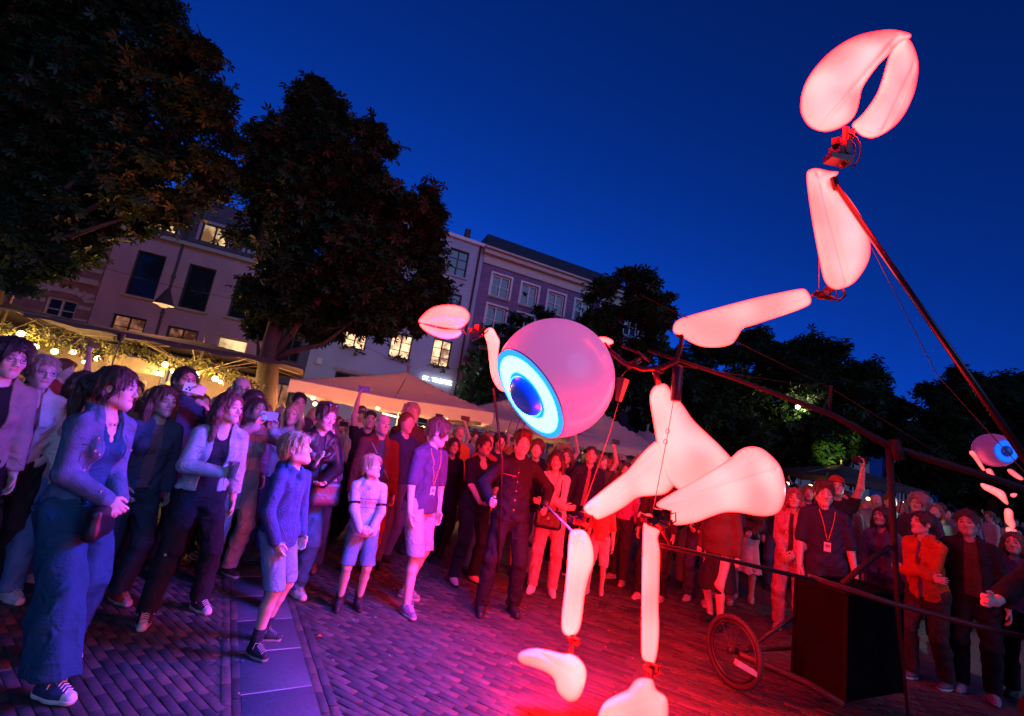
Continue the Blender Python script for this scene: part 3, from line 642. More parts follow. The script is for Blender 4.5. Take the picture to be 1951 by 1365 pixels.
def window(par, x0, x1, z0, z1, fm, gm, nx=2, nz=3, fr=.07, sill=None, dep=.14, lintel=None, surround=None, label=None):
    f = MB(); w, h = x1-x0, z1-z0; cx, cz = (x0+x1)/2, (z0+z1)/2
    for q in (-1, 1): f.box((cx+q*(w-fr)/2, dep, cz), (fr, .07, h)); f.box((cx, dep, cz+q*(h-fr)/2), (w-2*fr, .07, fr))
    for i in range(1, nx): f.box((x0+w*i/nx, dep+.002, cz), (fr*.9, .06, h-2*fr))
    for j in range(1, nz): f.box((cx, dep+.006, z0+h*j/nz), (w-2*fr, .04, fr*.45))
    o = f.build('window', fm, par)
    pw, ph = (w-2*fr)/nx, (h-2*fr)/nz
    for i in range(nx):
        for j in range(nz):
            a, c = x0+fr+i*pw, z0+fr+j*ph; t = rng.normal(0, .006)
            obj('pane', [(a, dep+.02+t, c), (a+pw, dep+.02-t, c), (a+pw, dep+.025-t, c+ph), (a, dep+.025+t, c+ph)], [[0, 1, 2, 3]], gm, o)
    if sill: s_ = MB(); s_.box((cx, -.03, z0-.05), (w+.2, .16, .09)); s_.build('sill', sill, o)
    if surround:
        s_ = MB()
        for q in (-1, 1): s_.box((cx+q*(w/2+.06), -.012, cz), (.11, .05, h+.24))
        s_.box((cx, -.014, z1+.06), (w+.02, .05, .11)); s_.build('surround', surround, o)
    if label: o['label'] = label
    return o
def building(name, label, t0, t1, z1, wallm, wins, dep=9, roof=None):
    r = empty(name, FO, FA); tag(r, label, 'building', 'buildings along the square')
    wall_grid(t0, t1, 0, z1, wins).build('wall', wallm, r)
    b = MB(); b.add([(t0, 0, 0), (t0, dep, 0), (t1, dep, 0), (t1, 0, 0), (t0, 0, z1), (t0, dep, z1), (t1, dep, z1), (t1, 0, z1)], [[0, 4, 5, 1], [1, 5, 6, 2], [2, 6, 7, 3]]); b.build('side_wall', wallm, r)
    b = MB(); b.add([(t0+.1, .5, .02), (t1-.1, .5, .02), (t1-.1, .5, z1-.05), (t0+.1, .5, z1-.05)], [[0, 1, 2, 3]]); b.build('inner_wall', pm('interior', (.04, .03, .03)), r)
    return r
dark_frame = pm('dark_frame', (.02, .022, .025), .5); white_frame = pm('white_frame', (.75, .74, .72), .5); cream_frame = pm('cream_frame', (.5, .46, .38), .5); stone = pm('pale_stone', (.42, .38, .33), .8, var=.15, bump=.3)
roof_m = pm('slate', (.05, .05, .055), .7, var=.2, scale=3, bump=.5, bscale=20); gutter_m = pm('zinc', (.09, .08, .08), .5, metal=.3)
def brickwall(name, c1, c2, mo):
    mt, nt, N, L, b = nodes(name); tc = N.new('ShaderNodeTexCoord'); sp = N.new('ShaderNodeSeparateXYZ'); cb = N.new('ShaderNodeCombineXYZ'); L.new(tc.outputs['Object'], sp.inputs[0]); L.new(sp.outputs[0], cb.inputs[0]); L.new(sp.outputs[2], cb.inputs[1])
    br = N.new('ShaderNodeTexBrick'); br.inputs['Scale'].default_value = 1; br.inputs['Brick Width'].default_value = .22; br.inputs['Row Height'].default_value = .065; br.inputs['Mortar Size'].default_value = .008
    br.inputs['Color1'].default_value = (*c1, 1); br.inputs['Color2'].default_value = (*c2, 1); br.inputs['Mortar'].default_value = (*mo, 1); L.new(cb.outputs[0], br.inputs[0]); L.new(br.outputs[0], b.inputs['Base Color']); b.inputs['Roughness'].default_value = .85
    n = N.new('ShaderNodeTexNoise'); n.inputs['Scale'].default_value = 1.1; n.inputs['Detail'].default_value = 6; L.new(tc.outputs['Object'], n.inputs[0]); m_ = N.new('ShaderNodeMix'); m_.data_type = 'RGBA'; m_.blend_type = 'OVERLAY'; m_.inputs[0].default_value = .5
    L.new(br.outputs[0], m_.inputs[6]); L.new(n.outputs[0], m_.inputs[7]); L.new(m_.outputs[2], b.inputs['Base Color'])
    bp = N.new('ShaderNodeBump'); bp.invert = True; bp.inputs['Distance'].default_value = .01; bp.inputs['Strength'].default_value = .5; L.new(br.outputs[1], bp.inputs['Height']); L.new(bp.outputs[0], b.inputs['Normal']); return mt
pinkwall = pm('pink_render', (.46, .31, .36), .9, var=.16, scale=.9, bump=.5, bscale=30); greywall = pm('grey_render', (.42, .50, .60), .9, var=.12, scale=.7, bump=.3, bscale=30); redbrick = brickwall('old_red_brick', (.22, .09, .08), (.30, .13, .10), (.26, .22, .2)); purplebrick = brickwall('brown_brick', (.20, .13, .28), (.26, .17, .34), (.24, .18, .24))
# --- striped brick and stone house, far left
w1 = [(-17.15, -16.2, 3.45, 4.35), (-17.05, -16.2, 5.95, 7.1), (-19.6, -18.4, 3.3, 4.4), (-19.6, -18.4, 5.95, 7.1), (-22, -20.8, 3.3, 4.4), (-22, -20.8, 5.9, 7.1), (-19.6, -18.4, 8.2, 9.4), (-17.1, -16.2, 8.2, 9.4)]
r = building('striped_house', 'red brick house with pale stone bands and arched window heads, at the far left', -26, -15.76, 11, redbrick, w1)
for w in w1: window(r, *w, cream_frame, glass_m, 2, 2, .08, stone)
for k, z in enumerate(np.arange(.5, 10.6, .52)):
    b = MB(); xs = [-26]+sorted(sum([[w[0], w[1]] for w in w1 if w[2] < z+.08 and w[3] > z-.08], []))+[-15.77]
    for i in range(0, len(xs), 2): 
        if xs[i+1]-xs[i] > .05: b = MB(); b.box(((xs[i]+xs[i+1])/2, -.015, z), (xs[i+1]-xs[i]-.02, .04, .15)); b.build('stone_band', stone, r)
for w in w1[:6]:
    for k in range(9):
        a = math.pi*(k+.5)/9; rr = (w[1]-w[0])/2+.32; b = MB(); c = ((w[0]+w[1])/2+rr*math.cos(a)*1.0, -.025, w[3]+.02+.5*math.sin(a)*.75); b.box(c, (.12, .06, .30), M=np.array(Matrix.Rotation(math.pi/2-a, 3, 'Y'))); b.build('arch_stone', stone, r)
b = MB(); b.box((-20.9, -.05, 5.2), (10.2, .16, .22)); b.build('string_course', stone, r)
# --- pink rendered house
A = [(-14.93, -13.94, 5.06, 6.98), (-13.1, -12.1, 5.0, 6.95), (-11.28, -10.3, 5.05, 6.93)]; Bw = [(-15.05, -13.95, 3.25, 4.2), (-13.2, -12.1, 3.3, 4.15), (-11.38, -10.2, 3.18, 4.15)]
Gd = [(-15.2, -13.9, .3, 2.5), (-13.3, -12.2, .05, 2.5), (-11.5, -10.1, .3, 2.5)]
r = building('pink_house', 'dusky pink rendered house with tall dark windows above the lit terrace', -15.74, -9.3, 7.75, pinkwall, A+Bw+Gd)
for w in A: window(r, *w, dark_frame, glass_m, 1, 1, .07, stone)
for i, w in enumerate(Bw): window(r, *w, dark_frame if i < 2 else cream_frame, (dim_room, dim_room, warm_room2)[i], 2 if i < 2 else 1, 2 if i < 2 else 1, .07, None, label=None if i < 2 else 'lit window with a cream frame and white lettering')
for w in Gd: window(r, *w, cream_frame, warm_room2, 2, 2, .08)
text_obj('lettering', 'WELKOM', .17, emis('white_letters', (1, .9, .75), .9), r, (-10.8, .09, 3.62), (R_(90), 0, 0), .004)
b = MB(); b.box((-12.52, -.08, 7.72), (6.5, .26, .16)); b.build('cornice', stone, r)
b = MB(); b.add([(-15.74, 0, 7.8), (-9.3, 0, 7.8), (-9.3, 1.3, 10.4), (-15.74, 1.3, 10.4), (-15.74, 8, 10.4), (-9.3, 8, 10.4), (-15.74, 8, 7.8), (-9.3, 8, 7.8)], [[0, 1, 2, 3], [3, 2, 5, 4], [1, 7, 5, 2], [0, 3, 4, 6]]); b.build('roof', pm('purple_tiles', (.12, .08, .09), .8, var=.3, scale=6, bump=.6, bscale=15), r)
for x0, x1, gm in ((-14.75, -13.98, warm_room2), (-13.0, -12.1, warm_room2), (-11.2, -10.4, glass_m)):
    b = MB(); b.box(((x0+x1)/2, .75, 9.0), (x1-x0+.5, 1.3, .12)); b.box((x0-.16, .75, 8.4), (.12, 1.2, 1.1)); b.box((x1+.16, .75, 8.4), (.12, 1.2, 1.1)); b.build('dormer', pinkwall, r); window(r, x0-.08, x1+.08, 7.86, 8.92, dark_frame, gm, 2, 1, .07, None)
b = MB(); b.tube([(-13.45, -.1, .1), (-13.5, -.1, 5), (-13.5, -.1, 10.0)], .05, 8)
for z in (1.5, 3, 4.6, 6.2): b.box((-13.5, -.07, z), (.16, .12, .05))
b.build('downpipe', gutter_m, r, True)
# --- dark link building
r = building('link_house', 'narrow dark blue rendered house front between the pink house and the grey house', -9.28, -7.72, 8.2, pm('blue_render', (.10, .12, .16), .9, bump=.3), [(-8.9, -8.1, 3.6, 5.2), (-8.9, -8.1, .3, 2.6)])
window(r, -8.9, -8.1, 3.6, 5.2, dark_frame, glass_m, 2, 3); window(r, -8.9, -8.1, .3, 2.6, dark_frame, dim_room, 2, 2)
# --- grey house with the sign
L1 = [(-6.4, -5.32, 4.82, 6.1), (-4.2, -3.1, 4.8, 6.1), (-2.05, -1.02, 4.85, 6.3)]; L2 = [(-6.4, -5.32, 7.5, 8.92), (-4.2, -3.1, 7.5, 8.92), (-2.0, -.98, 7.5, 8.92)]; L3 = [(-6.4, -5.32, 9.9, 11.4), (-4.2, -3.1, 9.9, 11.4), (-2.1, -1.0, 9.9, 11.4)]
Sh = [(-6.4, -3.15, 2.4, 3.6), (-2.15, -.9, .1, 3.55)]
r = building('grey_house', 'grey blue rendered house with three lit windows above an illuminated white name sign', -7.7, -.16, 12.1, greywall, L1+L2+L3+Sh)
for w in L1:
    o = window(r, *w, dark_frame, warm_room, 2, 3, .07, greywall, label='lit window with dark frame and a flower box')
    b = MB()
    for _ in range(70):
        c = np.array([rng.uniform(w[0]+.05, w[1]-.05), -.12+rng.normal(0, .05), w[2]+rng.normal(.0, .09)]); s_ = .07; q = rng.normal(size=3)*s_; q2 = rng.normal(size=3)*s_; b.add([c, c+q, c+q+q2, c+q2], [[0, 1, 2, 3]])
    b.build('flower_box', pm('box_leaves', (.06, .09, .03), .8), o)
for w in L2+L3: window(r, *w, dark_frame, glass_m, 2, 3, .06, greywall, surround=None)
window(r, *Sh[0], dark_frame, glass_m, 5, 1, .07, None, label='wide dark shop transom window'); window(r, *Sh[1], cream_frame, glass_m, 2, 2, .1, None)
b = MB(); b.box((-3.93, -.06, 12.05), (7.6, .2, .18)); b.build('cornice', white_frame, r)
b = MB(); b.add([(-7.7, 0, 12.15), (-.16, 0, 12.15), (-.16, 3.5, 13.3), (-7.7, 3.5, 13.3), (-7.7, 7, 12.15), (-.16, 7, 12.15)], [[0, 1, 2, 3], [3, 2, 5, 4], [0, 3, 4], [1, 5, 2]]); b.build('roof', roof_m, r)
b = MB(); b.tube([(-.45, -.1, .1), (-.45, -.1, 12)], .05, 8); b.build('downpipe', gutter_m, r, True); b = MB(); b.box((-1.0, 1.2, 12.8), (.3, .3, .9)); b.build('chimney', roof_m, r)
b = MB(); b.box((-4.78, -.03, 3.72), (3.5, .1, .14)); b.build('shop_fascia', stone, r); b = MB(); b.box((-7.2, -.1, 3.9), (.25, .14, .3)); b.build('alarm_box', white_frame, r)
sg = empty('shop_sign', fpt(-1.5, -.12, 4.09), FA); tag(sg, 'illuminated white capital letters on the grey house wall above its door', 'sign')
text_obj('lettering', 'ST. TROPEZ', .30, emis('sign_letters', (.95, .95, 1), 4.5), sg, (0, 0, 0), (R_(90), 0, 0), .03)
l_ = bpy.data.lights.new('sign_light', 'AREA'); l_.shape = 'RECTANGLE'; l_.size = 1.7; l_.size_y = .2; l_.energy = 40; l_.color = (.9, .93, 1); lo_ = bpy.data.objects.new('sign_light', l_); COL.objects.link(lo_); lo_.parent = sg; lo_.location = (0, -.35, 0); lo_.rotation_euler = (R_(90), 0, R_(180))
# --- brown brick house with white cornice
cols = [(.55, 1.7), (2.42, 3.5), (4.2, 5.34), (6.1, 7.2), (8.0, 9.1), (9.9, 11)]; Wb = [(a, c, 9.38, 10.68) for a, c in cols]+[(a, c, 7.3, 8.85) for a, c in cols]+[(a, c, 4.6, 6.4) for a, c in cols]+[(a, c, .6, 3.2) for a, c in cols]
r = building('brown_brick_house', 'tall brown brick house with white framed windows and a deep white cornice', -.14, 12, 11.1, purplebrick, Wb)
for w in Wb: window(r, *w, white_frame, glass_m, 2, 2, .09, stone, surround=white_frame)
b = MB(); b.box((5.93, .05, 11.35), (12.2, .3, .48)); b.box((5.93, -.12, 11.72), (12.4, .5, .22)); b.box((5.93, -.2, 11.9), (12.5, .7, .10)); b.build('cornice', pm('cornice_paint', (.6, .55, .47), .6), r)
b = MB(); b.add([(-.2, -.3, 11.98), (12, -.3, 11.98), (12, 9, 11.98), (-.2, 9, 11.98), (1.2, 4.2, 14.9), (10.6, 4.2, 14.9)], [[0, 1, 5, 4], [1, 2, 5], [2, 3, 4, 5], [3, 0, 4]]); b.build('roof', roof_m, r)
# --- distant houses seen past the trees on the right
def far_house(label, px0, px1, py_top, py_roof, Y, wallm, lit=False):
    a = at(px0, py_top, Y); c = at(px1, py_top+ (px1-px0)*.16, Y); w = c[0]-a[0]; z1 = (a[2]+c[2])/2; zr = at((px0+px1)/2, py_roof, Y)[2]
    r = empty('distant_house', (a[0], Y, 0), R_(8)); tag(r, label, 'building', 'houses beyond the trees')
    wn_ = [(w*q-.5, w*q+.5, z, z+1.5) for q in (.17, .39, .61, .83) for z in np.arange(1.2, z1-1.7, 2.9)]
    wall_grid(0, w, 0, z1, wn_).build('wall', wallm, r); b = MB(); b.box((w/2, 4, z1/2), (w-.02, 7, z1-.02)); b.build('back_wall', wallm, r)
    for q in wn_: window(r, *q, white_frame, warm_room2 if lit and rng.random() < .35 else glass_m, 2, 2, .1)
    b = MB(); b.add([(-.3, -.3, z1), (w+.3, -.3, z1), (w+.3, 8, z1), (-.3, 8, z1), (w*.3, 4, zr), (w*.7, 4, zr)], [[0, 1, 5, 4], [1, 2, 5], [2, 3, 4, 5], [3, 0, 4]]); b.build('roof', roof_m, r)
far_house('distant gabled house between the two dark trees at the right', 1690, 1790, 775, 735, 46, greywall)
far_house('pale distant house with small lit windows behind the floodlit tree', 1490, 1680, 850, 800, 38, pm('cream_render', (.42, .38, .3), .9), True)

# ---------------------------------------------------------------- trees
leaf_m, nt, N, L, b = nodes('chestnut_leaf')
oi = N.new('ShaderNodeTexCoord'); nz = N.new('ShaderNodeTexNoise'); nz.inputs['Scale'].default_value = .9; nz.inputs['Detail'].default_value = 6; L.new(oi.outputs['Object'], nz.inputs[0])
cr = N.new('ShaderNodeValToRGB'); cr.color_ramp.elements[0].position = .35; cr.color_ramp.elements[0].color = (.008, .035, .010, 1); cr.color_ramp.elements[1].position = .65; cr.color_ramp.elements[1].color = (.016, .070, .020, 1)
L.new(nz.outputs[0], cr.inputs[0]); L.new(cr.outputs[0], b.inputs['Base Color']); b.inputs['Roughness'].default_value = .6
tr = N.new('ShaderNodeBsdfTranslucent'); tr.inputs[0].default_value = (.05, .11, .02, 1); ms = N.new('ShaderNodeMixShader'); ms.inputs[0].default_value = .25; L.new(b.outputs[0], ms.inputs[1]); L.new(tr.outputs[0], ms.inputs[2]); L.new(ms.outputs[0], N['Material Output'].inputs[0])
bark = pm('bark', (.07, .052, .035), .9, var=.3, scale=12, bump=1.0, bscale=25, stretch=(1, 1, .25))
def leaves(C, size, k=5, up=.5):
    """palmate clusters: k pointed leaflets round each centre"""
    n = len(C); nrm = rng.normal(size=(n, 3)); nrm[:, 2] = np.abs(nrm[:, 2])+up; nrm /= np.linalg.norm(nrm, axis=1)[:, None]
    t = np.cross(nrm, rng.normal(size=(n, 3))); t /= np.linalg.norm(t, axis=1)[:, None]; bt = np.cross(nrm, t); V = []
    sz = size*rng.uniform(.7, 1.25, n)[:, None]
    for i in range(k):
        a = (i-(k-1)/2)*(4.6/k); d = t*math.cos(a)+bt*math.sin(a); s = -t*math.sin(a)+bt*math.cos(a); L_ = sz*(1-.12*abs(i-(k-1)/2)); dr = -nrm*.25
        V.append(np.stack([C, C+(d*.6+s*.19)*L_, C+(d+dr)*L_, C+(d*.6-s*.19)*L_], 1))
    V = np.concatenate(V).reshape(-1, 3); return V, np.arange(len(V)).reshape(-1, 4)
def crown(lobes, n, size, Y, parent, org, spread=1.0, mat=None):
    """lobes (px, py, radius px) seen at distance Y: clumps of foliage"""
    P = []; tot = sum(l[2]**2 for l in lobes)
    for l in lobes:
        y = (l[3] if len(l) > 3 else Y)+rng.uniform(-.6, .9)*spread; c = at(l[0], l[1], y); r_ = l[2]*y/FP*1.12; m_ = max(int(n*l[2]**2/tot), 8)
        nb = max(7, int(m_/90)); u = rng.normal(size=(nb, 3)); u /= np.linalg.norm(u, axis=1)[:, None]; sub = c+u*r_*rng.uniform(.45, .92, nb)[:, None]
        i = rng.integers(0, nb, m_); q = rng.normal(size=(m_, 3)); q /= np.linalg.norm(q, axis=1)[:, None]
        P.append(sub[i]+q*np.array([1, 1, .8])*r_*(.40*rng.uniform(.3, 1.15, m_)+.30*(rng.random(m_) < .10))[:, None])
    V, F_ = leaves(np.concatenate(P)-org, size); return link('crown', mesh('crown', V, F_, mat or leaf_m), parent)
def tree(name, label, base, h, r0, lobes, n, size, Y, spread=1.0, lean=(0, 0), cat='tree'):
    root = empty(name, base); tag(root, label, cat, 'trees around the square'); org = np.array(base, float)
    pts = [(lean[0]*h*t**1.3+.06*math.sin(t*9), lean[1]*h*t+.05*math.cos(t*7), h*t) for t in np.linspace(0, 1, 9)]
    b = MB(); b.tube(pts, [r0*(1.25 if i == 0 else 1.05-.55*i/8) for i in range(9)], 14); b.build('trunk', bark, root, True)
    for l in lobes[::3]:
        y = l[3] if len(l) > 3 else Y; c = at(l[0], l[1], y)-org; k = rng.integers(4, 8); s = np.array(pts[k]); md = (s+c)/2+np.array([0, 0, -.3])+rng.normal(size=3)*.15
        b = MB(); b.tube([s, s*.6+md*.4+[0, 0, .1], md, md*.6+c*.4, md*.3+c*.7], [r0*.34, r0*.26, r0*.17, r0*.10, r0*.05], 8); b.build('limb', bark, root, True)
    crown(lobes, n, size, Y, root, org, spread); return root
tree('chestnut_tree', 'huge dark chestnut tree filling the upper left corner, its lowest leaves lit orange', (-11.2, 9.5, 0), 6, .4,
     [(60, 110, 110), (190, 70, 110), (310, 90, 75), (375, 130, 60), (395, 200, 50), (370, 260, 75), (290, 200, 100), (150, 210, 110), (20, 240, 100), (280, 330, 80), (360, 350, 60), (410, 310, 40), (170, 330, 95), (60, 350, 100), (-60, 300, 100), (10, 450, 85), (110, 440, 70), (210, 410, 55), (300, 395, 45), (60, 520, 45), (250, -30, 80), (100, -20, 100), (-60, 120, 110), (0, 500, 50), (150, 480, 35), (-50, 480, 80)], 26000, .19, 9.2)
tree('chestnut_tree', 'tall chestnut tree with a lamplit trunk between the terrace and the white parasols', (-5.65, 11.2, 0), 5.2, .31,
     [(600, 175, 36), (570, 230, 50), (640, 215, 50), (525, 285, 52), (610, 300, 75), (690, 285, 52), (500, 350, 45), (570, 390, 80), (670, 380, 80), (740, 360, 55), (790, 400, 45), (825, 425, 34), (520, 450, 62), (610, 480, 80), (710, 470, 75), (790, 480, 52), (545, 550, 62), (640, 570, 70), (730, 565, 65), (800, 570, 50), (820, 530, 34), (690, 612, 30), (610, 618, 34), (530, 620, 34), (770, 600, 30), (480, 560, 30), (835, 600, 18), (490, 620, 22), (640, 638, 13), (722, 628, 17), (795, 632, 13), (852, 612, 14)], 28000, .20, 11.2, lean=(-.10, 0))
tree('dark_tree', 'rounded tree with dark foliage rising directly behind the big eyeball', (4.7, 19.5, 0), 5, .3,
     [(1190, 525, 30), (1150, 560, 32), (1230, 550, 38), (1262, 580, 26), (1175, 610, 48), (1235, 620, 45), (1130, 620, 24), (1190, 690, 58), (1245, 700, 45), (1140, 690, 40), (1200, 770, 55), (1250, 790, 40), (1150, 770, 40)], 6000, .34, 19.5, 1.5)
tree('dark_tree', 'broad dark tree behind the raised white upper arm', (11.5, 24, 0), 4, .3,
     [(1310, 700, 48), (1370, 705, 58), (1430, 670, 44), (1470, 695, 45), (1450, 720, 56), (1320, 765, 64), (1400, 780, 75), (1480, 780, 62), (1350, 850, 64), (1430, 850, 66), (1290, 820, 50), (1290, 740, 42), (1500, 840, 50)], 10000, .38, 24, 2)
tree('dark_tree', 'broad tree with a floodlit yellow green patch beside the dark boom', (15.5, 25, 0), 4, .3,
     [(1530, 685, 44), (1570, 690, 46), (1620, 722, 48), (1500, 720, 48), (1560, 760, 66), (1640, 775, 56), (1685, 765, 30), (1540, 830, 58), (1610, 820, 58), (1670, 830, 46), (1500, 820, 45), (1590, 865, 34), (1712, 800, 26)], 11000, .38, 24, 2)
tree('dark_tree', 'dark tree at the right edge beyond the second puppet', (24, 22, 0), 4, .3,
     [(1840, 740, 34), (1800, 768, 38), (1870, 770, 52), (1920, 765, 48), (1960, 800, 64), (1800, 830, 60), (1870, 850, 68), (1940, 880, 68), (1770, 880, 55), (1840, 920, 62), (1920, 950, 58), (1745, 840, 40), (1730, 890, 40)], 10000, .38, 22, 2)
iv = empty('ivy', fpt(.6, -.3, 0)); tag(iv, 'tall dark climbing ivy on the brick house just left of the eyeball', 'plant'); b = MB(); b.tube([(0, 0, 0), (.3, .1, 2), (.2, .1, 4), (.6, .25, 7)], [.07, .06, .05, .02], 8); b.build('stem', bark, iv, True)
crown([(925, 640, 22), (915, 690, 32), (945, 710, 34), (905, 740, 32), (935, 765, 34), (985, 620, 26), (1030, 600, 24), (960, 650, 28), (890, 770, 22), (1000, 560, 0.1), (1060, 640, 22)], 2600, .2, 22.8, iv, np.array(fpt(.6, -.3, 0)), .3)
# ---------------------------------------------------------------- light puppet
def limb_mat(name, k=1.0):
    mt = bpy.data.materials.new(name); mt.use_nodes = True; N = mt.node_tree.nodes; L = mt.node_tree.links; N.clear()
    lw = N.new('ShaderNodeLayerWeight'); lw.inputs[0].default_value = .35
    mr = N.new('ShaderNodeMapRange'); mr.inputs[1].default_value = .22; mr.inputs[2].default_value = .93; mr.inputs[3].default_value = 1.15; mr.inputs[4].default_value = .02; mr.interpolation_type = 'SMOOTHSTEP'; L.new(lw.outputs['Facing'], mr.inputs[0])
    tc = N.new('ShaderNodeTexCoord'); nz = N.new('ShaderNodeTexNoise'); nz.inputs['Scale'].default_value = 2.6; nz.inputs['Detail'].default_value = .5; L.new(tc.outputs['Object'], nz.inputs[0])
    m2 = N.new('ShaderNodeMapRange'); m2.inputs[1].default_value = .3; m2.inputs[2].default_value = .7; m2.inputs[3].default_value = .60; m2.inputs[4].default_value = 1.25; L.new(nz.outputs[0], m2.inputs[0])
    mu = N.new('ShaderNodeMath'); mu.operation = 'MULTIPLY'; L.new(mr.outputs[0], mu.inputs[0]); L.new(m2.outputs[0], mu.inputs[1])
    m3 = N.new('ShaderNodeMath'); m3.operation = 'MULTIPLY'; m3.inputs[1].default_value = k; L.new(mu.outputs[0], m3.inputs[0])
    e = N.new('ShaderNodeEmission'); e.inputs[0].default_value = (RED_CAST, .48, .455, 1); L.new(m3.outputs[0], e.inputs[1])
    g = N.new('ShaderNodeBsdfPrincipled'); g.inputs['Base Color'].default_value = (.25, .22, .22, 1); g.inputs['Roughness'].default_value = .3
    a = N.new('ShaderNodeAddShader'); L.new(e.outputs[0], a.inputs[0]); L.new(g.outputs[0], a.inputs[1]); o = N.new('ShaderNodeOutputMaterial'); L.new(a.outputs[0], o.inputs[0]); return mt
RED_CAST = 11.0; limb_soft = limb_mat('glowing_white_fabric_dimmer'); RED_CAST = 80.0; limb = limb_mat('glowing_white_fabric'); RED_CAST = 30.0; limb_mid = limb_mat('glowing_white_fabric_mid')
def smooth_poly(P, n=6):
    P = np.asarray(P, float); out = []
    for i in range(len(P)):
        a, b, c, d = P[i-1], P[i], P[(i+1) % len(P)], P[(i+2) % len(P)]
        for t in np.arange(n)/n: out.append(.5*((2*b)+(-a+c)*t+(2*a-5*b+4*c-d)*t*t+(-a+3*b-3*c+d)*t**3))
    return np.array(out)
def inflate(name, poly, sc, off, Yf, R, parent, mat, org, v=.012, flat=1.0, it=2, groove=None):
    """balloon limb: its outline, inflated to a round body about a plane of its own; Yf(px, py) is the depth"""
    P = smooth_poly(poly)/sc+np.array(off); c0 = P.mean(0); Y0 = Yf(*c0); m2 = Y0/FP; U = (P-c0)*m2
    lo = U.min(0)-.04; hi = U.max(0)+.04; nx, ny = np.ceil((hi-lo)/v).astype(int)+1
    gx, gy = lo[0]+v*np.arange(nx), lo[1]+v*np.arange(ny); X, Y = np.meshgrid(gx, gy, indexing='ij'); d = np.full(X.shape, 9.); ins = np.zeros(X.shape, bool)
    for i in range(len(U)):
        a, b = U[i-1], U[i]; e = b-a; t = np.clip(((X-a[0])*e[0]+(Y-a[1])*e[1])/(e@e+1e-12), 0, 1); d = np.minimum(d, np.hypot(X-a[0]-t*e[0], Y-a[1]-t*e[1]))
        cr = ((a[1] > Y) != (b[1] > Y)); xx = a[0]+(Y-a[1])/(b[1]-a[1]+1e-12)*e[0]; ins ^= cr & (X < xx)
    d = np.where(ins, -d, d); hw = -d.min(); R = R or hw
    V = Vol((lo[0], lo[1], -R*flat-.03), (hi[0], hi[1], R*flat+.03), v); W = V.ax[2][None, None, :]/flat; D = d[:, :, None]
    n_ = tuple(min(a, b) for a, b in zip(V.D.shape[:2], d.shape)); D = D[:n_[0], :n_[1]]
    if groove is not None:
        q_ = np.argwhere(ins); G_ = np.stack([gx[q_[:, 0]], gy[q_[:, 1]]], 1); mu_ = G_.mean(0); w_, e_ = np.linalg.eigh(np.cov((G_-mu_).T)); pr_ = e_[:, 0]*(1 if e_[1, 0] < 0 else -1)
        pv_ = (X-mu_[0])*pr_[0]+(Y-mu_[1])*pr_[1]; g_ = np.zeros_like(pv_)
        for gg in groove: g_ += np.exp(-((pv_-gg*math.sqrt(w_[0]))/.016)**2)
        g_ = (g_*np.clip(-d/.03-.4, 0, 1))[:, :, None][:n_[0], :n_[1]]*.022
    else: g_ = 0
    V.D[:n_[0], :n_[1]] = np.where(D+R > 0, np.sqrt(np.maximum(D+R, 0)**2+W**2)-R, np.abs(W)-R)+g_
    Pv, Q = V.net(); Pv = relax(Pv, Q, it, .5)
    px = c0[0]+Pv[:, 0]/m2; py = c0[1]+Pv[:, 1]/m2; Ys = np.array([Yf(a, b) for a, b in zip(px, py)])+Pv[:, 2]
    dd = _F[None]*FP+_R[None]*(px-975.5)[:, None]+_U[None]*(682.5-py)[:, None]; Wd = EYE+dd/dd[:, 1:2]*Ys[:, None]
    return link(name, mesh(name, Wd-org, Q[:, ::-1], mat, True), parent)
porg = np.array(at(1255, 870, 3.75)); porg[2] = 0
pup = empty('light_puppet', porg); tag(pup, 'giant glowing red and white skeletal puppet with a huge eyeball head and one raised arm', 'puppet', 'giant light puppets')
lin = lambda x0, y0, x1, y1: (lambda px, py: y0+(y1-y0)*np.clip((px-x0)/(x1-x0), -.3, 1.3))
con = lambda Y: (lambda px, py: Y)
z1 = (2.968, (1050, 600)); z3 = (2.22, (800, 750)); z4 = (1.949, (1200, 0)); zf = (4.015, (1500, 280)); zh = (4.266, (1480, 20)); zl = (3.033, (450, 400)); zb = (2.73, (750, 500)); zs = (2.937, (1100, 900))
GR_ = {'front_thigh': (.35,), 'rear_thigh': (.3,), 'shin': (.1,), 'forearm': (-.25,), 'upper_arm': (-.3,), 'claw': (-.9, ), 'foot': (.4,)}
def L_(name, poly, z, Yf, R=None, **k): return inflate(name, poly, z[0], z[1], Yf, R, pup, limb_soft if name in ('front_thigh', 'forearm', 'upper_arm') else limb_mid if name in ('torso',) else limb, porg, groove=GR_.get(name), **k)
L_('torso', [(600, 395), (650, 393), (685, 440), (745, 510), (800, 590), (870, 660), (940, 725), (1010, 800), (1070, 880), (1080, 960), (1020, 1030), (900, 1050), (780, 1020), (700, 975), (640, 900), (610, 800), (592, 700), (575, 600), (558, 490), (565, 430)], z1, con(3.80), .17)
L_('front_thigh', [(592, 1075), (625, 1045), (700, 1000), (850, 915), (1000, 820), (1060, 768), (1120, 745), (1190, 755), (1260, 810), (1303, 870), (1325, 960), (1323, 1040), (1295, 1110), (1240, 1138), (1160, 1138), (1060, 1120), (980, 1120), (900, 1145), (820, 1175), (740, 1190), (690, 1186), (668, 1150), (650, 1110), (615, 1095)], z1, lin(1255, 3.15, 1490, 3.55), .13)
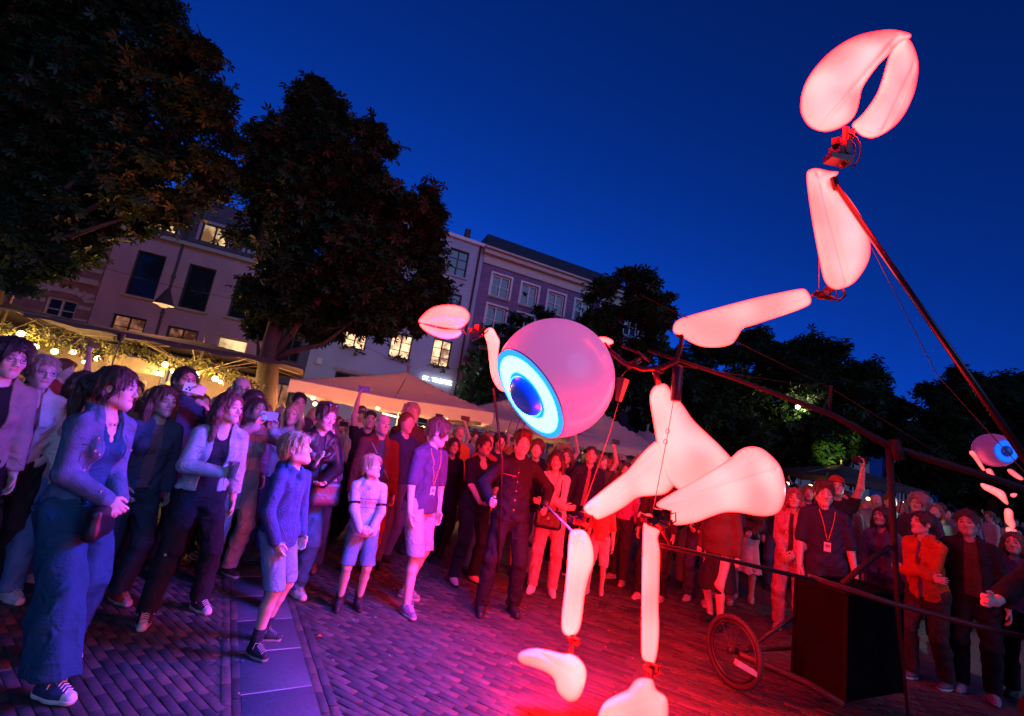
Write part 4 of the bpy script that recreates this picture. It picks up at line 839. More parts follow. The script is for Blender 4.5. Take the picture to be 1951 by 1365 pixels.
L_('rear_thigh', [(185, 1085), (250, 1025), (330, 960), (430, 880), (500, 800), (560, 740), (610, 715), (700, 770), (730, 880), (690, 975), (640, 1015), (560, 1025), (490, 1035), (420, 1085), (340, 1130), (265, 1160), (235, 1140), (200, 1125)], z1, lin(1110, 3.45, 1300, 3.95), .13)
L_('shin', [(636, 585), (670, 573), (708, 590), (733, 650), (735, 720), (715, 780), (697, 860), (688, 940), (675, 1000), (650, 1027), (620, 1025), (600, 1000), (600, 930), (613, 820), (622, 720), (627, 640)], z3, con(3.35), .09)
L_('shin', [(368, 292), (400, 298), (440, 312), (463, 330), (450, 370), (462, 440), (460, 600), (455, 750), (458, 880), (450, 1000), (430, 1073), (400, 1068), (362, 1040), (356, 940), (358, 700), (362, 500)], zs, con(3.08), .07)
L_('foot', [(412, 1115), (430, 1090), (480, 1077), (540, 1083), (600, 1098), (640, 1100), (680, 1125), (705, 1170), (700, 1230), (675, 1290), (640, 1307), (610, 1295), (580, 1260), (565, 1210), (530, 1180), (480, 1160), (430, 1143)], z3, con(3.22), .10)
L_('foot', [(748, 1385), (775, 1310), (830, 1272), (880, 1250), (905, 1215), (940, 1200), (985, 1210), (1000, 1250), (1040, 1280), (1052, 1320), (1045, 1400), (1000, 1450), (850, 1450), (765, 1430)], z3, con(2.98), .11)
L_('upper_arm', [(160, 1215), (185, 1185), (300, 1150), (450, 1110), (560, 1086), (640, 1072), (662, 1085), (674, 1110), (666, 1134), (600, 1162), (500, 1195), (450, 1212), (420, 1222), (395, 1262), (370, 1283), (320, 1292), (265, 1288), (225, 1272), (190, 1250), (165, 1238)], z4, lin(1290, 3.7, 1540, 3.5), .085)
L_('forearm', [(146, 205), (175, 172), (225, 162), (320, 183), (395, 192), (355, 250), (335, 285), (400, 310), (480, 400), (560, 520), (620, 640), (638, 760), (628, 860), (575, 965), (500, 1050), (400, 1092), (330, 1080), (280, 1020), (250, 900), (215, 720), (180, 520), (155, 340)], zf, con(3.45), .11)
L_('claw', [(1085, 188), (950, 157), (860, 160), (700, 190), (560, 250), (420, 350), (300, 480), (220, 620), (190, 760), (205, 860), (270, 950), (380, 988), (480, 970), (560, 930), (630, 860), (665, 770), (690, 650), (740, 560), (830, 440), (920, 350), (960, 290), (1020, 250), (1085, 225)], zh, con(3.42), .13)
L_('claw', [(960, 290), (1010, 240), (1070, 230), (1120, 310), (1150, 430), (1140, 580), (1100, 720), (1020, 870), (920, 970), (800, 1035), (710, 1030), (650, 990), (610, 930), (700, 840), (800, 700), (850, 580), (890, 440), (920, 350)], zh, con(3.5), .09)
L_('claw', [(1052, 650), (1085, 600), (1140, 562), (1220, 548), (1300, 560), (1343, 592), (1348, 630), (1325, 665), (1280, 690), (1200, 682), (1120, 665)], zl, con(3.75), .10)
L_('claw', [(1058, 655), (1120, 672), (1200, 690), (1290, 693), (1300, 715), (1270, 740), (1200, 745), (1130, 722), (1080, 692)], zl, con(3.68), .06)
L_('forearm', [(470, 372), (490, 342), (518, 344), (538, 380), (553, 410), (548, 450), (545, 500), (560, 560), (590, 620), (620, 665), (575, 675), (540, 655), (510, 600), (497, 520), (487, 430)], zb, con(3.95), .06)
L_('shoulder_lobe', [(1050, 402), (1080, 386), (1120, 394), (1147, 416), (1120, 432), (1080, 440), (1055, 430)], zb, con(3.85), .04)
# eyeball head
ec = at(1056, 720, 3.62); dep = float((ec-EYE)@_F); ER = 113/FP*dep
vd = (ec-EYE)/np.linalg.norm(ec-EYE); px_ = _R; py_ = -_U
gaze = -.45*vd+.893*(px_*-.84+py_*.545); gaze = gaze-0; gaze /= np.linalg.norm(gaze)
def ball_basis(g):
    a = np.cross(g, [0, 0, 1]); a /= np.linalg.norm(a); return np.stack([a, np.cross(a, g), g], 1)
def eyeball(parent, c, R, g, cut, k, seg=72, ring=48):
    M = ball_basis(g); b = MB(); th0 = math.acos(cut); V, Fc = [], []
    for i in range(ring+1):
        th = th0+(math.pi-th0)*i/ring
        V += [(R*math.sin(th)*math.cos(2*math.pi*j/seg), R*math.sin(th)*math.sin(2*math.pi*j/seg), R*math.cos(th)) for j in range(seg)]
    Fc = np.array([[i*seg+j, i*seg+(j+1) % seg, (i+1)*seg+(j+1) % seg, (i+1)*seg+j] for i in range(ring) for j in range(seg)])[:, ::-1]
    sh = obj('eyeball', np.array(V)@M.T+c, Fc, BALL, parent, True)
    rr = R*math.sin(th0); z0 = R*cut
    def ringm(name, prof, mat, sm=True):
        V = [(r*math.cos(2*math.pi*j/seg), r*math.sin(2*math.pi*j/seg), z) for r, z in prof for j in range(seg)]
        F_ = np.array([[i*seg+j, (i+1)*seg+j, (i+1)*seg+(j+1) % seg, i*seg+(j+1) % seg] for i in range(len(prof)-1) for j in range(seg)])
        return obj(name, np.array(V)@M.T+c, F_, mat, sh, sm)
    ringm('eye_rim', [(rr*1.0, z0), (rr*1.015, z0+.012*R), (rr*.99, z0+.02*R)], PLAST)
    ringm('iris_edge', [(rr*.99, z0+.02*R), (rr*.86, z0+.035*R)], e_ring)
    ringm('iris', [(rr*.86, z0+.035*R), (rr*.72, z0+.045*R), (rr*.52, z0+.05*R)], e_iris); ringm('iris_inner', [(rr*.52, z0+.05*R), (rr*.40, z0+.052*R)], e_ring)
    pr = .46*rr; ringm('pupil', [(pr*math.sin(t), z0+.03*R+pr*.62*math.cos(t)) for t in np.linspace(math.pi/2, .001, 14)], PUP)
    return sh
BALL = pm('glowing_pink_vinyl', (.55, .40, .55), .30, var=.05, scale=3, coat=.3); BALL.node_tree.nodes['Principled BSDF'].inputs['Emission Color'].default_value = (.80, .13, .46, 1); BALL.node_tree.nodes['Principled BSDF'].inputs['Emission Strength'].default_value = .62  # pink emission added to the vinyl to brighten the ball
PLAST = pm('blue_rim', (.2, .25, .4), .3); PUP = pm('pupil_gloss', (.004, .02, .10), .28, var=0, coat=.2); PUP.node_tree.nodes['Principled BSDF'].inputs['Emission Color'].default_value = (0, .06, .6, 1); PUP.node_tree.nodes['Principled BSDF'].inputs['Emission Strength'].default_value = .35
BLUE_CAST = 340.0
e_iris = emis('iris_light', (.80, 24.0, BLUE_CAST), 1.0); e_ring = emis('iris_edge_light', (.05, .50, 2.6), 1.0)
eyeball(pup, ec-porg, ER, gaze, .56, 1)
# frame, joints and rigging of the puppet
red_steel = pm('dark_red_steel', (.09, .015, .018), .35, metal=.4, spec=.5); black_steel = pm('black_steel', (.03, .028, .03), .45, metal=.2)
def A_(x, y, Y): return at(x, y, Y)-porg
def rig(name, pts, r, mat=red_steel, n=8, par=None): b = MB(); b.tube([A_(*p) for p in pts], r, n); return b.build(name, mat, par or pup, True)
rig('shoulder_yoke', [(1150, 655, 3.8), (1165, 672, 3.78), (1190, 693, 3.75), (1225, 704, 3.72), (1262, 701, 3.7), (1288, 688, 3.68), (1297, 665, 3.68), (1299, 640, 3.68), (1320, 636, 3.66)], .022)
rig('yoke_brace', [(1185, 660, 3.78), (1215, 672, 3.76), (1240, 690, 3.74)], .012); rig('yoke_brace', [(1195, 700, 3.76), (1220, 685, 3.75)], .025)
rig('neck_post', [(1245, 700, 3.74), (1256, 735, 3.78)], .025); rig('neck_post', [(1160, 668, 3.8), (1120, 690, 3.7)], .03)
def joint(cx, cy, Y, s=1.0, par=None):
    b = MB(); c = A_(cx, cy, Y)
    b.box(c, (.12*s, .07, .05*s), .4); b.box(c+np.array([.03, -.03, .04])*s, (.05*s, .05, .07*s), .9); b.tube([c+np.array([-.08, 0, .02])*s, c+np.array([.09, -.02, -.03])*s], .018*s, 8); b.tube([c+np.array([0, -.06, 0])*s, c+np.array([0, .06, 0])*s], .028*s, 10)
    b.tube([c+np.array([.05, -.02, .03])*s, c+np.array([.11, -.03, .06])*s, c+np.array([.12, -.03, -.02])*s, c+np.array([.06, -.02, -.06])*s], .006, 6)
    return b.build('joint', red_steel, pup)
joint(1100, 992, 3.42, .9); joint(1240, 990, 3.1, 1.0); joint(1262, 985, 3.12, .7); joint(1568, 562, 3.5, .8); joint(1300, 640, 3.68, .6); joint(1092, 1222, 3.3, .35); joint(1240, 1275, 3.03, .45); joint(905, 632, 3.8, .7); joint(1250, 705, 3.72, .5)
rig('elbow_bracket', [(1548, 563, 3.5), (1600, 548, 3.48)], .014); rig('elbow_bracket', [(1560, 568, 3.5), (1600, 572, 3.48), (1611, 563, 3.47), (1606, 553, 3.46)], .010)
rig('ankle_rod', [(1090, 1205, 3.33), (1088, 1245, 3.25)], .016); rig('ankle_rod', [(1238, 1262, 3.05), (1238, 1310, 3.0)], .022)
rig('wrist_rod', [(1604, 318, 3.43), (1612, 245, 3.43)], .026); rig('wrist_rod', [(1618, 275, 3.43), (1625, 248, 3.45)], .02)
b = MB(); c = A_(1597, 305, 3.42); b.box(c, (.20, .10, .055), .1); b.box(c+np.array([-.0, 0, .07]), (.12, .09, .08), .4); b.box(c+np.array([-.04, -.03, .13]), (.09, .06, .06), .8); b.box(c+np.array([.06, 0, .12]), (.06, .07, .12), .2); b.build('wrist_motor', pm('motor', (.05, .012, .015), .4), pup)
for q in ((1640, 300, 34), (1628, 292, 22)):
    b = MB(); b.tube([A_(1612+q[2]*.9*math.sin(t)*.9, 282-q[2]*math.cos(t)+6, 3.40) for t in np.linspace(.1, 2.7, 9)], .008, 6); b.build('cable', black_steel, pup, True)
rig('cable', [(880, 628, 3.75), (900, 650, 3.8), (920, 640, 3.85), (930, 630, 3.9)], .006, black_steel)
b = MB(); p0, p1 = A_(1292, 697, 3.6), A_(1287, 765, 3.6); b.tube([p0, p0*.96+p1*.04, p1*.96+p0*.04, p1], [.03, .042, .042, .036], 14); b.build('counterweight', pm('dark_red_cylinder', (.05, .008, .016), .35), pup, True)
b = MB(); p0, p1 = A_(1187, 722, 3.7), A_(1178, 765, 3.7); b.tube([p0, p1], [.055, .026], 4); b.build('bell', pm('dark_red_cylinder', (.05, .008, .016), .35), pup)
for pts in (((1283, 765, 3.6), (1270, 840, 3.4), (1242, 985, 3.1)), ((1178, 768, 3.7), (1160, 830, 3.6), (1105, 985, 3.4)), ((1560, 560, 3.5), (1560, 480, 3.47)), ((1105, 1000, 3.4), (1085, 1200, 3.33)), ((1195, 705, 3.75), (1180, 722, 3.7)), ((1225, 1210, 3.06), (1220, 1190, 3.06), (1224, 1170, 3.06))):
    rig('wire', pts, .0028, pm('steel_wire', (.3, .12, .12), .4, metal=.5), 5)
for x, y, Y in ((1272, 822, 3.45), (1268, 842, 3.42)):
    b = MB(); c = A_(x, y, Y-.03); b.tube([c+.014*np.array([math.cos(t), 0, math.sin(t)*1.4]) for t in np.linspace(0, 6.28, 9)], .003, 5, cap=False); b.build('shackle', pm('steel', (.5, .4, .4), .3, metal=.8), pup)
rig('leg_rod', [(1255, 1000, 3.12), (1280, 1043, 3.2)], .012); 
# cart that carries the puppet: boom, mast, box, wheel
corg = np.array([*gp(1640, 1330)[:2], 0]); cart = empty('puppet_cart', corg); tag(cart, 'dark two wheeled cart with mast, boom and black box carrying the big puppet', 'cart')
def Cc(x, y, Y): return at(x, y, Y)-corg
def crig(name, pts, r, mat=black_steel, n=10, **k): b = MB(); b.tube([Cc(*p) for p in pts], r, n); return b.build(name, mat, cart, True)
steel_r = pm('painted_steel', (.018, .010, .012), .7, spec=.25)
bm_ = crig('boom', [(1235, 668, 3.82), (1400, 722, 3.8), (1585, 790, 3.76), (1700, 853, 3.72), (1830, 893, 3.6), (1985, 942, 3.5)], [.014, .018, .024, .031, .030, .027], steel_r)
crig('mast', [(1694, 855, 3.72), (1702, 1000, 3.72), (1712, 1180, 3.72), (1722, 1280, 3.72), (1731, 1375, 3.72)], [.026, .024, .017, .011, .010], steel_r); crig('mast_cap', [(1700, 838, 3.72), (1712, 878, 3.7)], .05, steel_r)
crig('king_post', [(1583, 735, 3.76), (1580, 792, 3.76)], .014, steel_r)
for pts in (((1222, 563, 3.6), (1583, 740, 3.76)), ((1583, 740, 3.76), (1830, 890, 3.6)), ((1235, 665, 3.75), (1300, 698, 3.78), (1583, 742, 3.76)), ((1400, 650, 3.7), (1583, 740, 3.76)), ((1700, 895, 3.7), (1722, 930, 3.7), (1712, 985, 3.7), (1703, 1000, 3.7))): crig('stay_wire', pts, .004, steel_r, 5)
crig('push_rod', [(1252, 1038, 3.1), (1400, 1070, 3.3), (1560, 1108, 3.4)], .015, steel_r); crig('push_rod', [(1540, 1098, 3.4), (1700, 1150, 3.35), (1850, 1190, 3.2), (1985, 1222, 3.1)], .018)
crig('brace', [(1605, 1112, 3.6), (1655, 1070, 3.65), (1695, 1042, 3.7)], .02, steel_r)
a0, a1, a2 = Cc(1517, 1098, 3.95), Cc(1614, 1118, 3.62), Cc(1718, 1140, 3.95); b = MB()
q = [np.array([a0[0], a0[1]]), np.array([a1[0], a1[1]]), np.array([a2[0], a2[1]])]; q.append(q[0]+q[2]-q[1]); zt, zb_ = min(a0[2], a1[2], a2[2])+.02, .17
b.add([(*p, zb_) for p in q]+[(*p, zt) for p in q], [[0, 1, 5, 4], [1, 2, 6, 5], [2, 3, 7, 6], [3, 0, 4, 7], [4, 5, 6, 7], [0, 3, 2, 1]]); bx = b.build('box', pm('black_cloth_cover', (.004, .004, .004), 1.0, spec=.08, var=.3, scale=5, bump=.5, bscale=12), cart)
b = MB()
for i in range(4): b.tube([(*q[i], zt+.012), (*q[(i+1) % 4], zt+.012)], .016, 6); b.tube([(*q[i], zb_), (*q[i], zt)], .014, 6)
b.build('box_edge', pm('black_cloth_cover', (.006, .006, .006), 1.0, spec=.08), cart)
def wheel(c, n, R, par):
    M = ball_basis(np.array(n)/np.linalg.norm(n)); r = empty('wheel', tuple(c), parent=par)
    def ring(name, rr, t, mat, k=40): b = MB(); b.tube([M@np.array([rr*math.cos(a), rr*math.sin(a), 0]) for a in np.linspace(0, 2*math.pi, k+1)], t, 8, cap=False); b.build(name, mat, r, True)
    ring('tyre', R, .022, pm('tyre_rubber', (.03, .03, .03), .7)); ring('rim', R-.035, .011, pm('alloy', (.05, .05, .05), .4, metal=.6))
    b = MB()
    for i in range(28):
        a = 2*math.pi*i/28; s = .03*(-1)**i; b.tube([M@np.array([.02*math.cos(a+.4), .02*math.sin(a+.4), s]), M@np.array([(R-.035)*math.cos(a), (R-.035)*math.sin(a), 0])], 0.0011, 4)
    o = b.build('spokes', pm('alloy', (.05, .05, .05), .4, metal=.6), r); b = MB(); b.tube([M@np.array([0, 0, -.05]), M@np.array([0, 0, .05])], .024, 12); b.build('hub', black_steel, r, True)
wc = at(1397, 1243, 3.98)-corg; wc[2] = .27; wn_ = np.array([-.92, -.39, .02]); wheel(wc, wn_, .245, cart); w2 = wc+np.array([1.38, .585, 0]); wheel(w2, wn_, .245, cart)
b = MB(); b.tube([wc, w2], .018, 8); b.tube([wc+np.array([.02, -.05, 0]), (q[0][0]+.05, q[0][1]-.1, .17), (q[1][0], q[1][1], .15)], .03, 8); b.tube([wc+np.array([.12, .0, .03]), (q[0][0], q[0][1], .62)], .017, 8); b.build('axle_frame', black_steel, cart, True)
b = MB(); c = Cc(1425, 1275, 3.78); b.box(c, (.2, .05, .035), M=np.array(Matrix.Rotation(.35, 3, 'Y'))); b.build('reflector_plate', pm('grey_plate', (.5, .45, .5), .4), cart)
# long control pole held up to the raised forearm
po = np.array(at(1598, 362, 3.36)); pl = empty('control_pole', (0, 0, 0)); p_a, p_b = at(1590, 350, 3.36), at(1975, 905, 2.5)
pl.location = tuple(p_b); tag(pl, 'long black pole slanting from the right edge up to the raised forearm', 'pole')
b = MB(); b.tube([p_a-p_b, (0, 0, 0)], [.018, .021], 12); b.build('shaft', pm('black_pole', (.015, .008, .008), .3), pl, True); b = MB(); b.tube([p_a-p_b+np.array([-.01, 0, .05]), p_a-p_b, p_a-p_b+np.array([.02, 0, -.06])], .028, 8); b.build('clamp', red_steel, pl); b = MB(); b.tube([at(1660, 470, 3.2)-p_b, at(1790, 700, 2.9)-p_b+np.array([-.02, 0, -.05]), (-.03, 0, -.03)], .003, 5); b.build('cord', black_steel, pl)
# pole between the operator and the puppet's left arm
pl = empty('control_pole', tuple(at(957, 880, 4.55))); tag(pl, 'thin dark rod from the operator in black up to the arm left of the eyeball', 'pole'); o_ = np.array(pl.location); b = MB(); b.tube([at(940, 740, 4.2)-o_, (0, 0, 0), at(948, 1090, 4.62)-o_], .013, 8); b.build('shaft', pm('black_pole', (.015, .008, .008), .3), pl, True)
b = MB()
for x in (975, 990, 1003): b.tube([at(x-18, 850, 4.4)-o_, at(x, 800, 4.1)-o_], .004, 5)
b.build('cord', black_steel, pl)
pl = empty('control_pole', tuple(at(1040, 962, 4.4))); tag(pl, 'short white tipped rod from the hand of the operator in black to the puppet knee', 'pole'); o_ = np.array(pl.location); b = MB(); b.tube([(0, 0, 0), at(1090, 1012, 3.6)-o_], .009, 8); b.build('shaft', pm('white_rod', (.6, .6, .62), .3), pl, True); b = MB(); b.sphere((0, 0, .01), .035, 10, 7); b.build('grip', black_steel, pl, True)
# ---- second puppet far right
Y2 = 10.5; p2 = empty('light_puppet', (*at(1915, 1020, Y2)[:2], 0)); tag(p2, 'small distant glowing red puppet with a bright blue eye at the right edge', 'puppet', 'giant light puppets'); o2 = np.array(p2.location); RED_CAST = 6.0; limb2 = limb_mat('glowing_white_fabric_far', .5)
zz = (4.55, (1800, 780))
for nm, pl_, R in (('forearm', [(207, 370), (225, 357), (258, 365), (290, 410), (330, 480), (353, 525), (335, 538), (300, 500), (250, 430), (220, 395)], .1), ('torso', [(350, 525), (400, 515), (430, 560), (458, 625), (430, 640), (390, 590)], .12), ('thigh', [(308, 640), (380, 655), (470, 690), (520, 720), (545, 780), (556, 828), (520, 820), (450, 760), (380, 720), (330, 690)], .1),
                   ('shin', [(515, 870), (560, 858), (595, 890), (600, 950), (620, 1000), (600, 1040), (550, 1010), (520, 970)], .12), ('foot', [(525, 1030), (560, 1020), (630, 1050), (637, 1090), (610, 1100), (540, 1085)], .12), ('upper_arm', [(540, 520), (580, 518), (640, 560), (690, 605), (660, 618), (600, 590), (550, 550)], .1), ('claw', [(570, 665), (600, 658), (635, 685), (600, 690)], .05), ('claw', [(565, 735), (600, 725), (632, 735), (615, 765), (575, 762)], .08), ('jaw', [(405, 445), (450, 455), (495, 490), (470, 495), (430, 475)], .05)):
    inflate(nm, pl_, zz[0], zz[1], con(Y2), R, p2, limb2, o2, v=.03, it=1)
c2 = at(1894, 858, Y2); g2 = -(c2-EYE)/np.linalg.norm(c2-EYE)*.82+_R*.55-_U*.05; g2 /= np.linalg.norm(g2); R2 = 31/FP*float((c2-EYE)@_F)
_b = BALL; BALL = pm('glowing_far_vinyl', (.3, .2, .4), .3, var=0); BALL.node_tree.nodes['Principled BSDF'].inputs['Emission Color'].default_value = (.22, .02, .12, 1); BALL.node_tree.nodes['Principled BSDF'].inputs['Emission Strength'].default_value = .6  # weaker emission added to brighten the distant ball
_i, _r = e_iris, e_ring; e_iris = emis('far_iris_light', (.01, .22, 3.0), 1.0); e_ring = emis('far_iris_edge', (.03, .10, .9), 1.0)
eyeball(p2, c2-o2, R2, g2, .72, 1, 32, 20)
# ---------------------------------------------------------------- terrace, parasols, lamps
bulb_e = emis('warm_bulb', (1.0, .55, .18), 14)
def plight(c, e, col=(1, .55, .2), r=.06):
    l = bpy.data.lights.new('bulb_light', 'POINT'); l.energy = e; l.color = col; l.shadow_soft_size = r; return l
def parasol(label, c, half, ze, zp, rz, mat, valance=.22, ribs=True, group='parasols over the terraces', lights=(), pole=True, name='parasol'):
    r = empty(name, (c[0], c[1], 0), rz); tag(r, label, 'parasol', group); n = 10; V, Fc = [], []
    hx, hy = half if hasattr(half, '__len__') else (half, half)
    def sag(u, v): k = max(abs(u), abs(v)); w = (1-k); e = abs(abs(u)-abs(v))/max(k, .01); return ze+(zp-ze)*w-.12*math.sin(math.pi*min(k, 1))*(.35+.65*e)*(zp-ze)-.05*e*(k > .9)
    for i in range(2*n+1):
        for j in range(2*n+1): u, v = i/n-1, j/n-1; V.append((u*hx, v*hy, sag(u, v)))
    m_ = 2*n+1; Fc = [[i*m_+j, (i+1)*m_+j, (i+1)*m_+j+1, i*m_+j+1] for i in range(2*n) for j in range(2*n)]
    me = mesh('canopy', V, Fc, mat, True); o = link('canopy', me, r); sol = o.modifiers.new('thickness', 'SOLIDIFY'); sol.thickness = .008
    if valance:
        for k in range(4):
            VV_, F_ = [], []
            for i in range(25):
                u = i/12-1; p = [(u*hx, -hy), (hx, u*hy), (u*hx, hy), (-hx, u*hy)][k]; nn_ = [(0, -1), (1, 0), (0, 1), (-1, 0)][k]; z = sag(*[(u, -1), (1, u), (u, 1), (-1, u)][k]); w = .012*math.sin(i*1.7)
                for q_, zz_ in ((0, 0), (w, -valance*.5), (w*1.6, -valance-(.02*math.cos(i*1.57)))): VV_.append((p[0]+nn_[0]*(.004+q_), p[1]+nn_[1]*(.004+q_), z+zz_))
            F_ = [[i*3+j, (i+1)*3+j, (i+1)*3+j+1, i*3+j+1] for i in range(24) for j in range(2)]; obj('valance', VV_, F_, mat, r, True)
    if ribs:
        for sx, sy in ((-1, -1), (1, -1), (1, 1), (-1, 1), (1, 0), (-1, 0), (0, 1), (0, -1)):
            b = MB(); b.tube([(0, 0, zp-.08), (sx*hx*.98, sy*hy*.98, ze-.03)], .016, 6); b.build('rib', pole_m, r); 
            b = MB(); b.tube([(0, 0, zp-.75), (sx*hx*.5, sy*hy*.5, (zp+ze)/2-.09)], .012, 6); b.build('strut', pole_m, r)
    if pole: b = MB(); b.tube([(0, 0, 0), (0, 0, zp+.12)], .035, 10); b.sphere((0, 0, zp+.14), .05, 8, 5); b.build('pole', pole_m, r, True); b = MB(); b.box((0, 0, .05), (.7, .7, .1)); b.build('base', pole_m, r)
    return r
pole_m = pm('pale_wood_pole', (.30, .24, .17), .6); taupe = pm('taupe_canvas', (.07, .055, .05), .9, var=.08, bump=.3, bscale=120); white_c = pm('white_canvas', (.62, .60, .56), .9, var=.06, bump=.3, bscale=120)
for mt in (white_c,):                                      # canvas lets some light through
    N = mt.node_tree.nodes; L = mt.node_tree.links; t_ = N.new('ShaderNodeBsdfTranslucent'); t_.inputs[0].default_value = (.6, .42, .28, 1); x_ = N.new('ShaderNodeMixShader'); x_.inputs[0].default_value = .45; L.new(N['Principled BSDF'].outputs[0], x_.inputs[1]); L.new(t_.outputs[0], x_.inputs[2]); L.new(x_.outputs[0], N['Material Output'].inputs[0])
rz_t = FA
parasol('large taupe parasol over the bulb lit terrace at the far left edge', (-11.6, 10.3), 2.3, 2.66, 2.95, rz_t, taupe, .05)
parasol('large taupe parasol over the bulb lit terrace beside the chestnut trunk', (-7.6, 11.2), 2.35, 2.54, 2.86, rz_t, taupe, .05)
parasol('taupe parasol half hidden behind the left terrace parasols', (-9.4, 14.0), 2.0, 2.5, 2.8, rz_t, taupe, .05)
parasol('big white parasol glowing orange underneath in the middle of the square', (-2.62, 11.7), (2.15, 2.0), 2.2, 2.98, R_(8), white_c, .26)
parasol('white parasol between the orange lit one and the eyeball', (.2, 14.6), 2.1, 2.2, 3.0, R_(12), white_c, .25)
def market_tent():
    r = parasol('grey and white pointed market tent under the eyeball', (2.95, 14.6), (1.75, 1.7), 2.0, 3.15, R_(20), white_c, .2, ribs=False, pole=False, name='market_tent', group='tents on the market side')
    for sx in (-1, 1):
        for sy in (-1, 1): b = MB(); b.tube([(sx*1.7, sy*1.65, 0), (sx*1.7, sy*1.65, 2.0)], .03, 8); b.build('leg', pole_m, r, True)
    b = MB(); b.tube([(0, 0, 3.1), (0, 0, 3.4)], .02, 6); b.build('spike', black_steel, r); return r
t = market_tent(); parasol('cream market parasol right of the pointed tent', (5.0, 15.6), 1.6, 2.05, 2.75, R_(30), white_c, .2)
parasol('dark parasol over the far terrace next to the mast', (16.2, 21.5), 2.2, 2.3, 3.0, R_(10), taupe)
# bulbs: each hangs from its cord
cord_m = pm('black_cord', (.01, .01, .01), .6)
def bulb(c, ztop, e, label, group, r=.045, col=(1, .55, .2), base=None):
    o = empty('hanging_bulb', tuple(c)); tag(o, label, 'light bulb', group); 
    if '_bulb' not in _mats:
        b = MB(); b.sphere((0, 0, 0), 1, 10, 7); _mats['_bulb'] = mesh('glass_bulb', np.concatenate(b.V), b.F, bulb_e, True); b = MB(); b.tube([(0, 0, .9), (0, 0, 2.0)], .45, 8); _mats['_sock'] = mesh('socket', np.concatenate(b.V), b.F, cord_m)
    g_ = link('glass_bulb', _mats['_bulb'], o); g_.scale = (r,)*3; s_ = link('socket', _mats['_sock'], o); s_.scale = (r,)*3
    b = MB(); b.tube([(0, 0, r*1.9), (0, 0, ztop-c[2])], .004, 4); b.build('cord', cord_m, o)
    if e: l = plight(c, e, col, r*1.2); lo_ = bpy.data.objects.new('bulb_light', l); COL.objects.link(lo_); lo_.parent = o; lo_.location = (0, 0, -r*1.4)
    return o
bl = [(40, 636, 8.6), (68, 661, 9.4), (104, 670, 9), (140, 671, 10.5), (185, 683, 9.4), (20, 640, 10.5), (315, 695, 9.3), (330, 707, 10.2), (344, 716, 9.6), (375, 712, 11), (410, 722, 9.4), (420, 728, 10.6), (300, 712, 11.5), (160, 690, 12), (215, 700, 12), (452, 735, 11)]
wh_ = ['over the head in glasses at the left edge', 'above the blonde older woman', 'just right of the blonde older woman', 'deep under the left parasol', 'under the gap between the two parasols', 'at the very edge of the left parasol', 'brightest of the cluster under the second parasol', 'behind the brightest bulb of the second parasol', 'lowest of the cluster under the second parasol', 'above the man filming with a phone', 'above the curly haired woman in denim', 'beside the bald man in glasses', 'at the back of the second parasol', 'far back under the left parasol', 'far back between the parasols', 'beside the chestnut trunk']
for i, (x, y, Y) in enumerate(bl): bulb(at(x, y, Y), 2.45, 48 if i < 12 else 30, 'warm hanging bulb '+wh_[i], 'warm bulbs under the terrace parasols', .058 if i < 11 else .045)
for i, (x, y, Y, e) in enumerate(((600, 782, 11.4, 260), (720, 790, 11.6, 300), (820, 800, 12, 220), (960, 800, 14.5, 60), (1100, 850, 14.6, 50))): bulb(at(x, y-12, Y), 2.3, e, ('warm lamp under the left end of the big white parasol', 'warm lamp under the middle of the big white parasol', 'warm lamp under the right end of the big white parasol', 'lamp under the white parasol by the operator', 'lamp inside the pointed market tent')[i], 'lamps under the white parasols', .05, (1, .38, .18))
fx = list(range(1500, 1760, 22))
for i, x in enumerate(fx): bulb(at(x, 922+(x-1500)*.165+5*math.sin(i*1.9), 19+.1*i), at(x, 920+(x-1500)*.165, 19)[2]+.3, 12 if i % 3 == 0 else 0, 'tiny warm bulb in the far string of lights, number %s from its left end' % ('first second third fourth fifth sixth seventh eighth ninth tenth eleventh twelfth'.split()[i]) if i < 12 else 'x', 'far string of terrace bulbs', .07)
# neon strips under the white parasols
for i, (x, y, Y) in enumerate(((690, 783, 11.2), (745, 792, 11.4), (900, 797, 11))):
    b = MB(); b.tube([(-.22, 0, .02), (.22, 0, -.02)], .02, 8); o = b.build('heater_bar', emis('heater_glow', (1, .45, .2), 6)); o.location = at(x, y, Y); tag(o, 'glowing heater bar under the big white parasol, '+('left one', 'middle one', 'right one')[i], 'heater', 'heater bars under the white parasol')
# greenery hung under the terrace parasols
gl = pm('garland_leaf', (.16, .17, .03), .7, var=.3)
for i, (x0, y0, x1, y1, Y) in enumerate(((-10, 618, 200, 672, 8.9), (180, 655, 330, 690, 9.5), (300, 680, 490, 728, 9.6), (10, 640, 120, 655, 11), (380, 700, 480, 740, 11.4))):
    n = 170; t = rng.random(n); C = np.array([at(x0+(x1-x0)*a, y0+(y1-y0)*a+8*math.sin(a*9), Y+rng.normal(0, .2)) for a in t])+rng.normal(0, 1, (n, 3))*[.1, .1, .07]+[0, 0, 0.0]; o_ = C.mean(0)
    V, F_ = leaves(C-o_, .11, 3, 0); g_ = empty('garland', tuple(o_)); link('foliage', mesh('foliage', V, F_, gl), g_); b = MB(); b.tube([at(x0+(x1-x0)*a, y0+(y1-y0)*a+8*math.sin(a*9), Y)-o_ for a in np.linspace(0, 1, 12)], .012, 5); b.build('vine', bark, g_); tag(g_, 'leafy green garland under the parasols, '+('at the far left edge', 'between the two terrace parasols', 'under the second terrace parasol', 'deep under the left parasol', 'near the chestnut trunk')[i], 'garland', 'garlands under the terrace parasols')
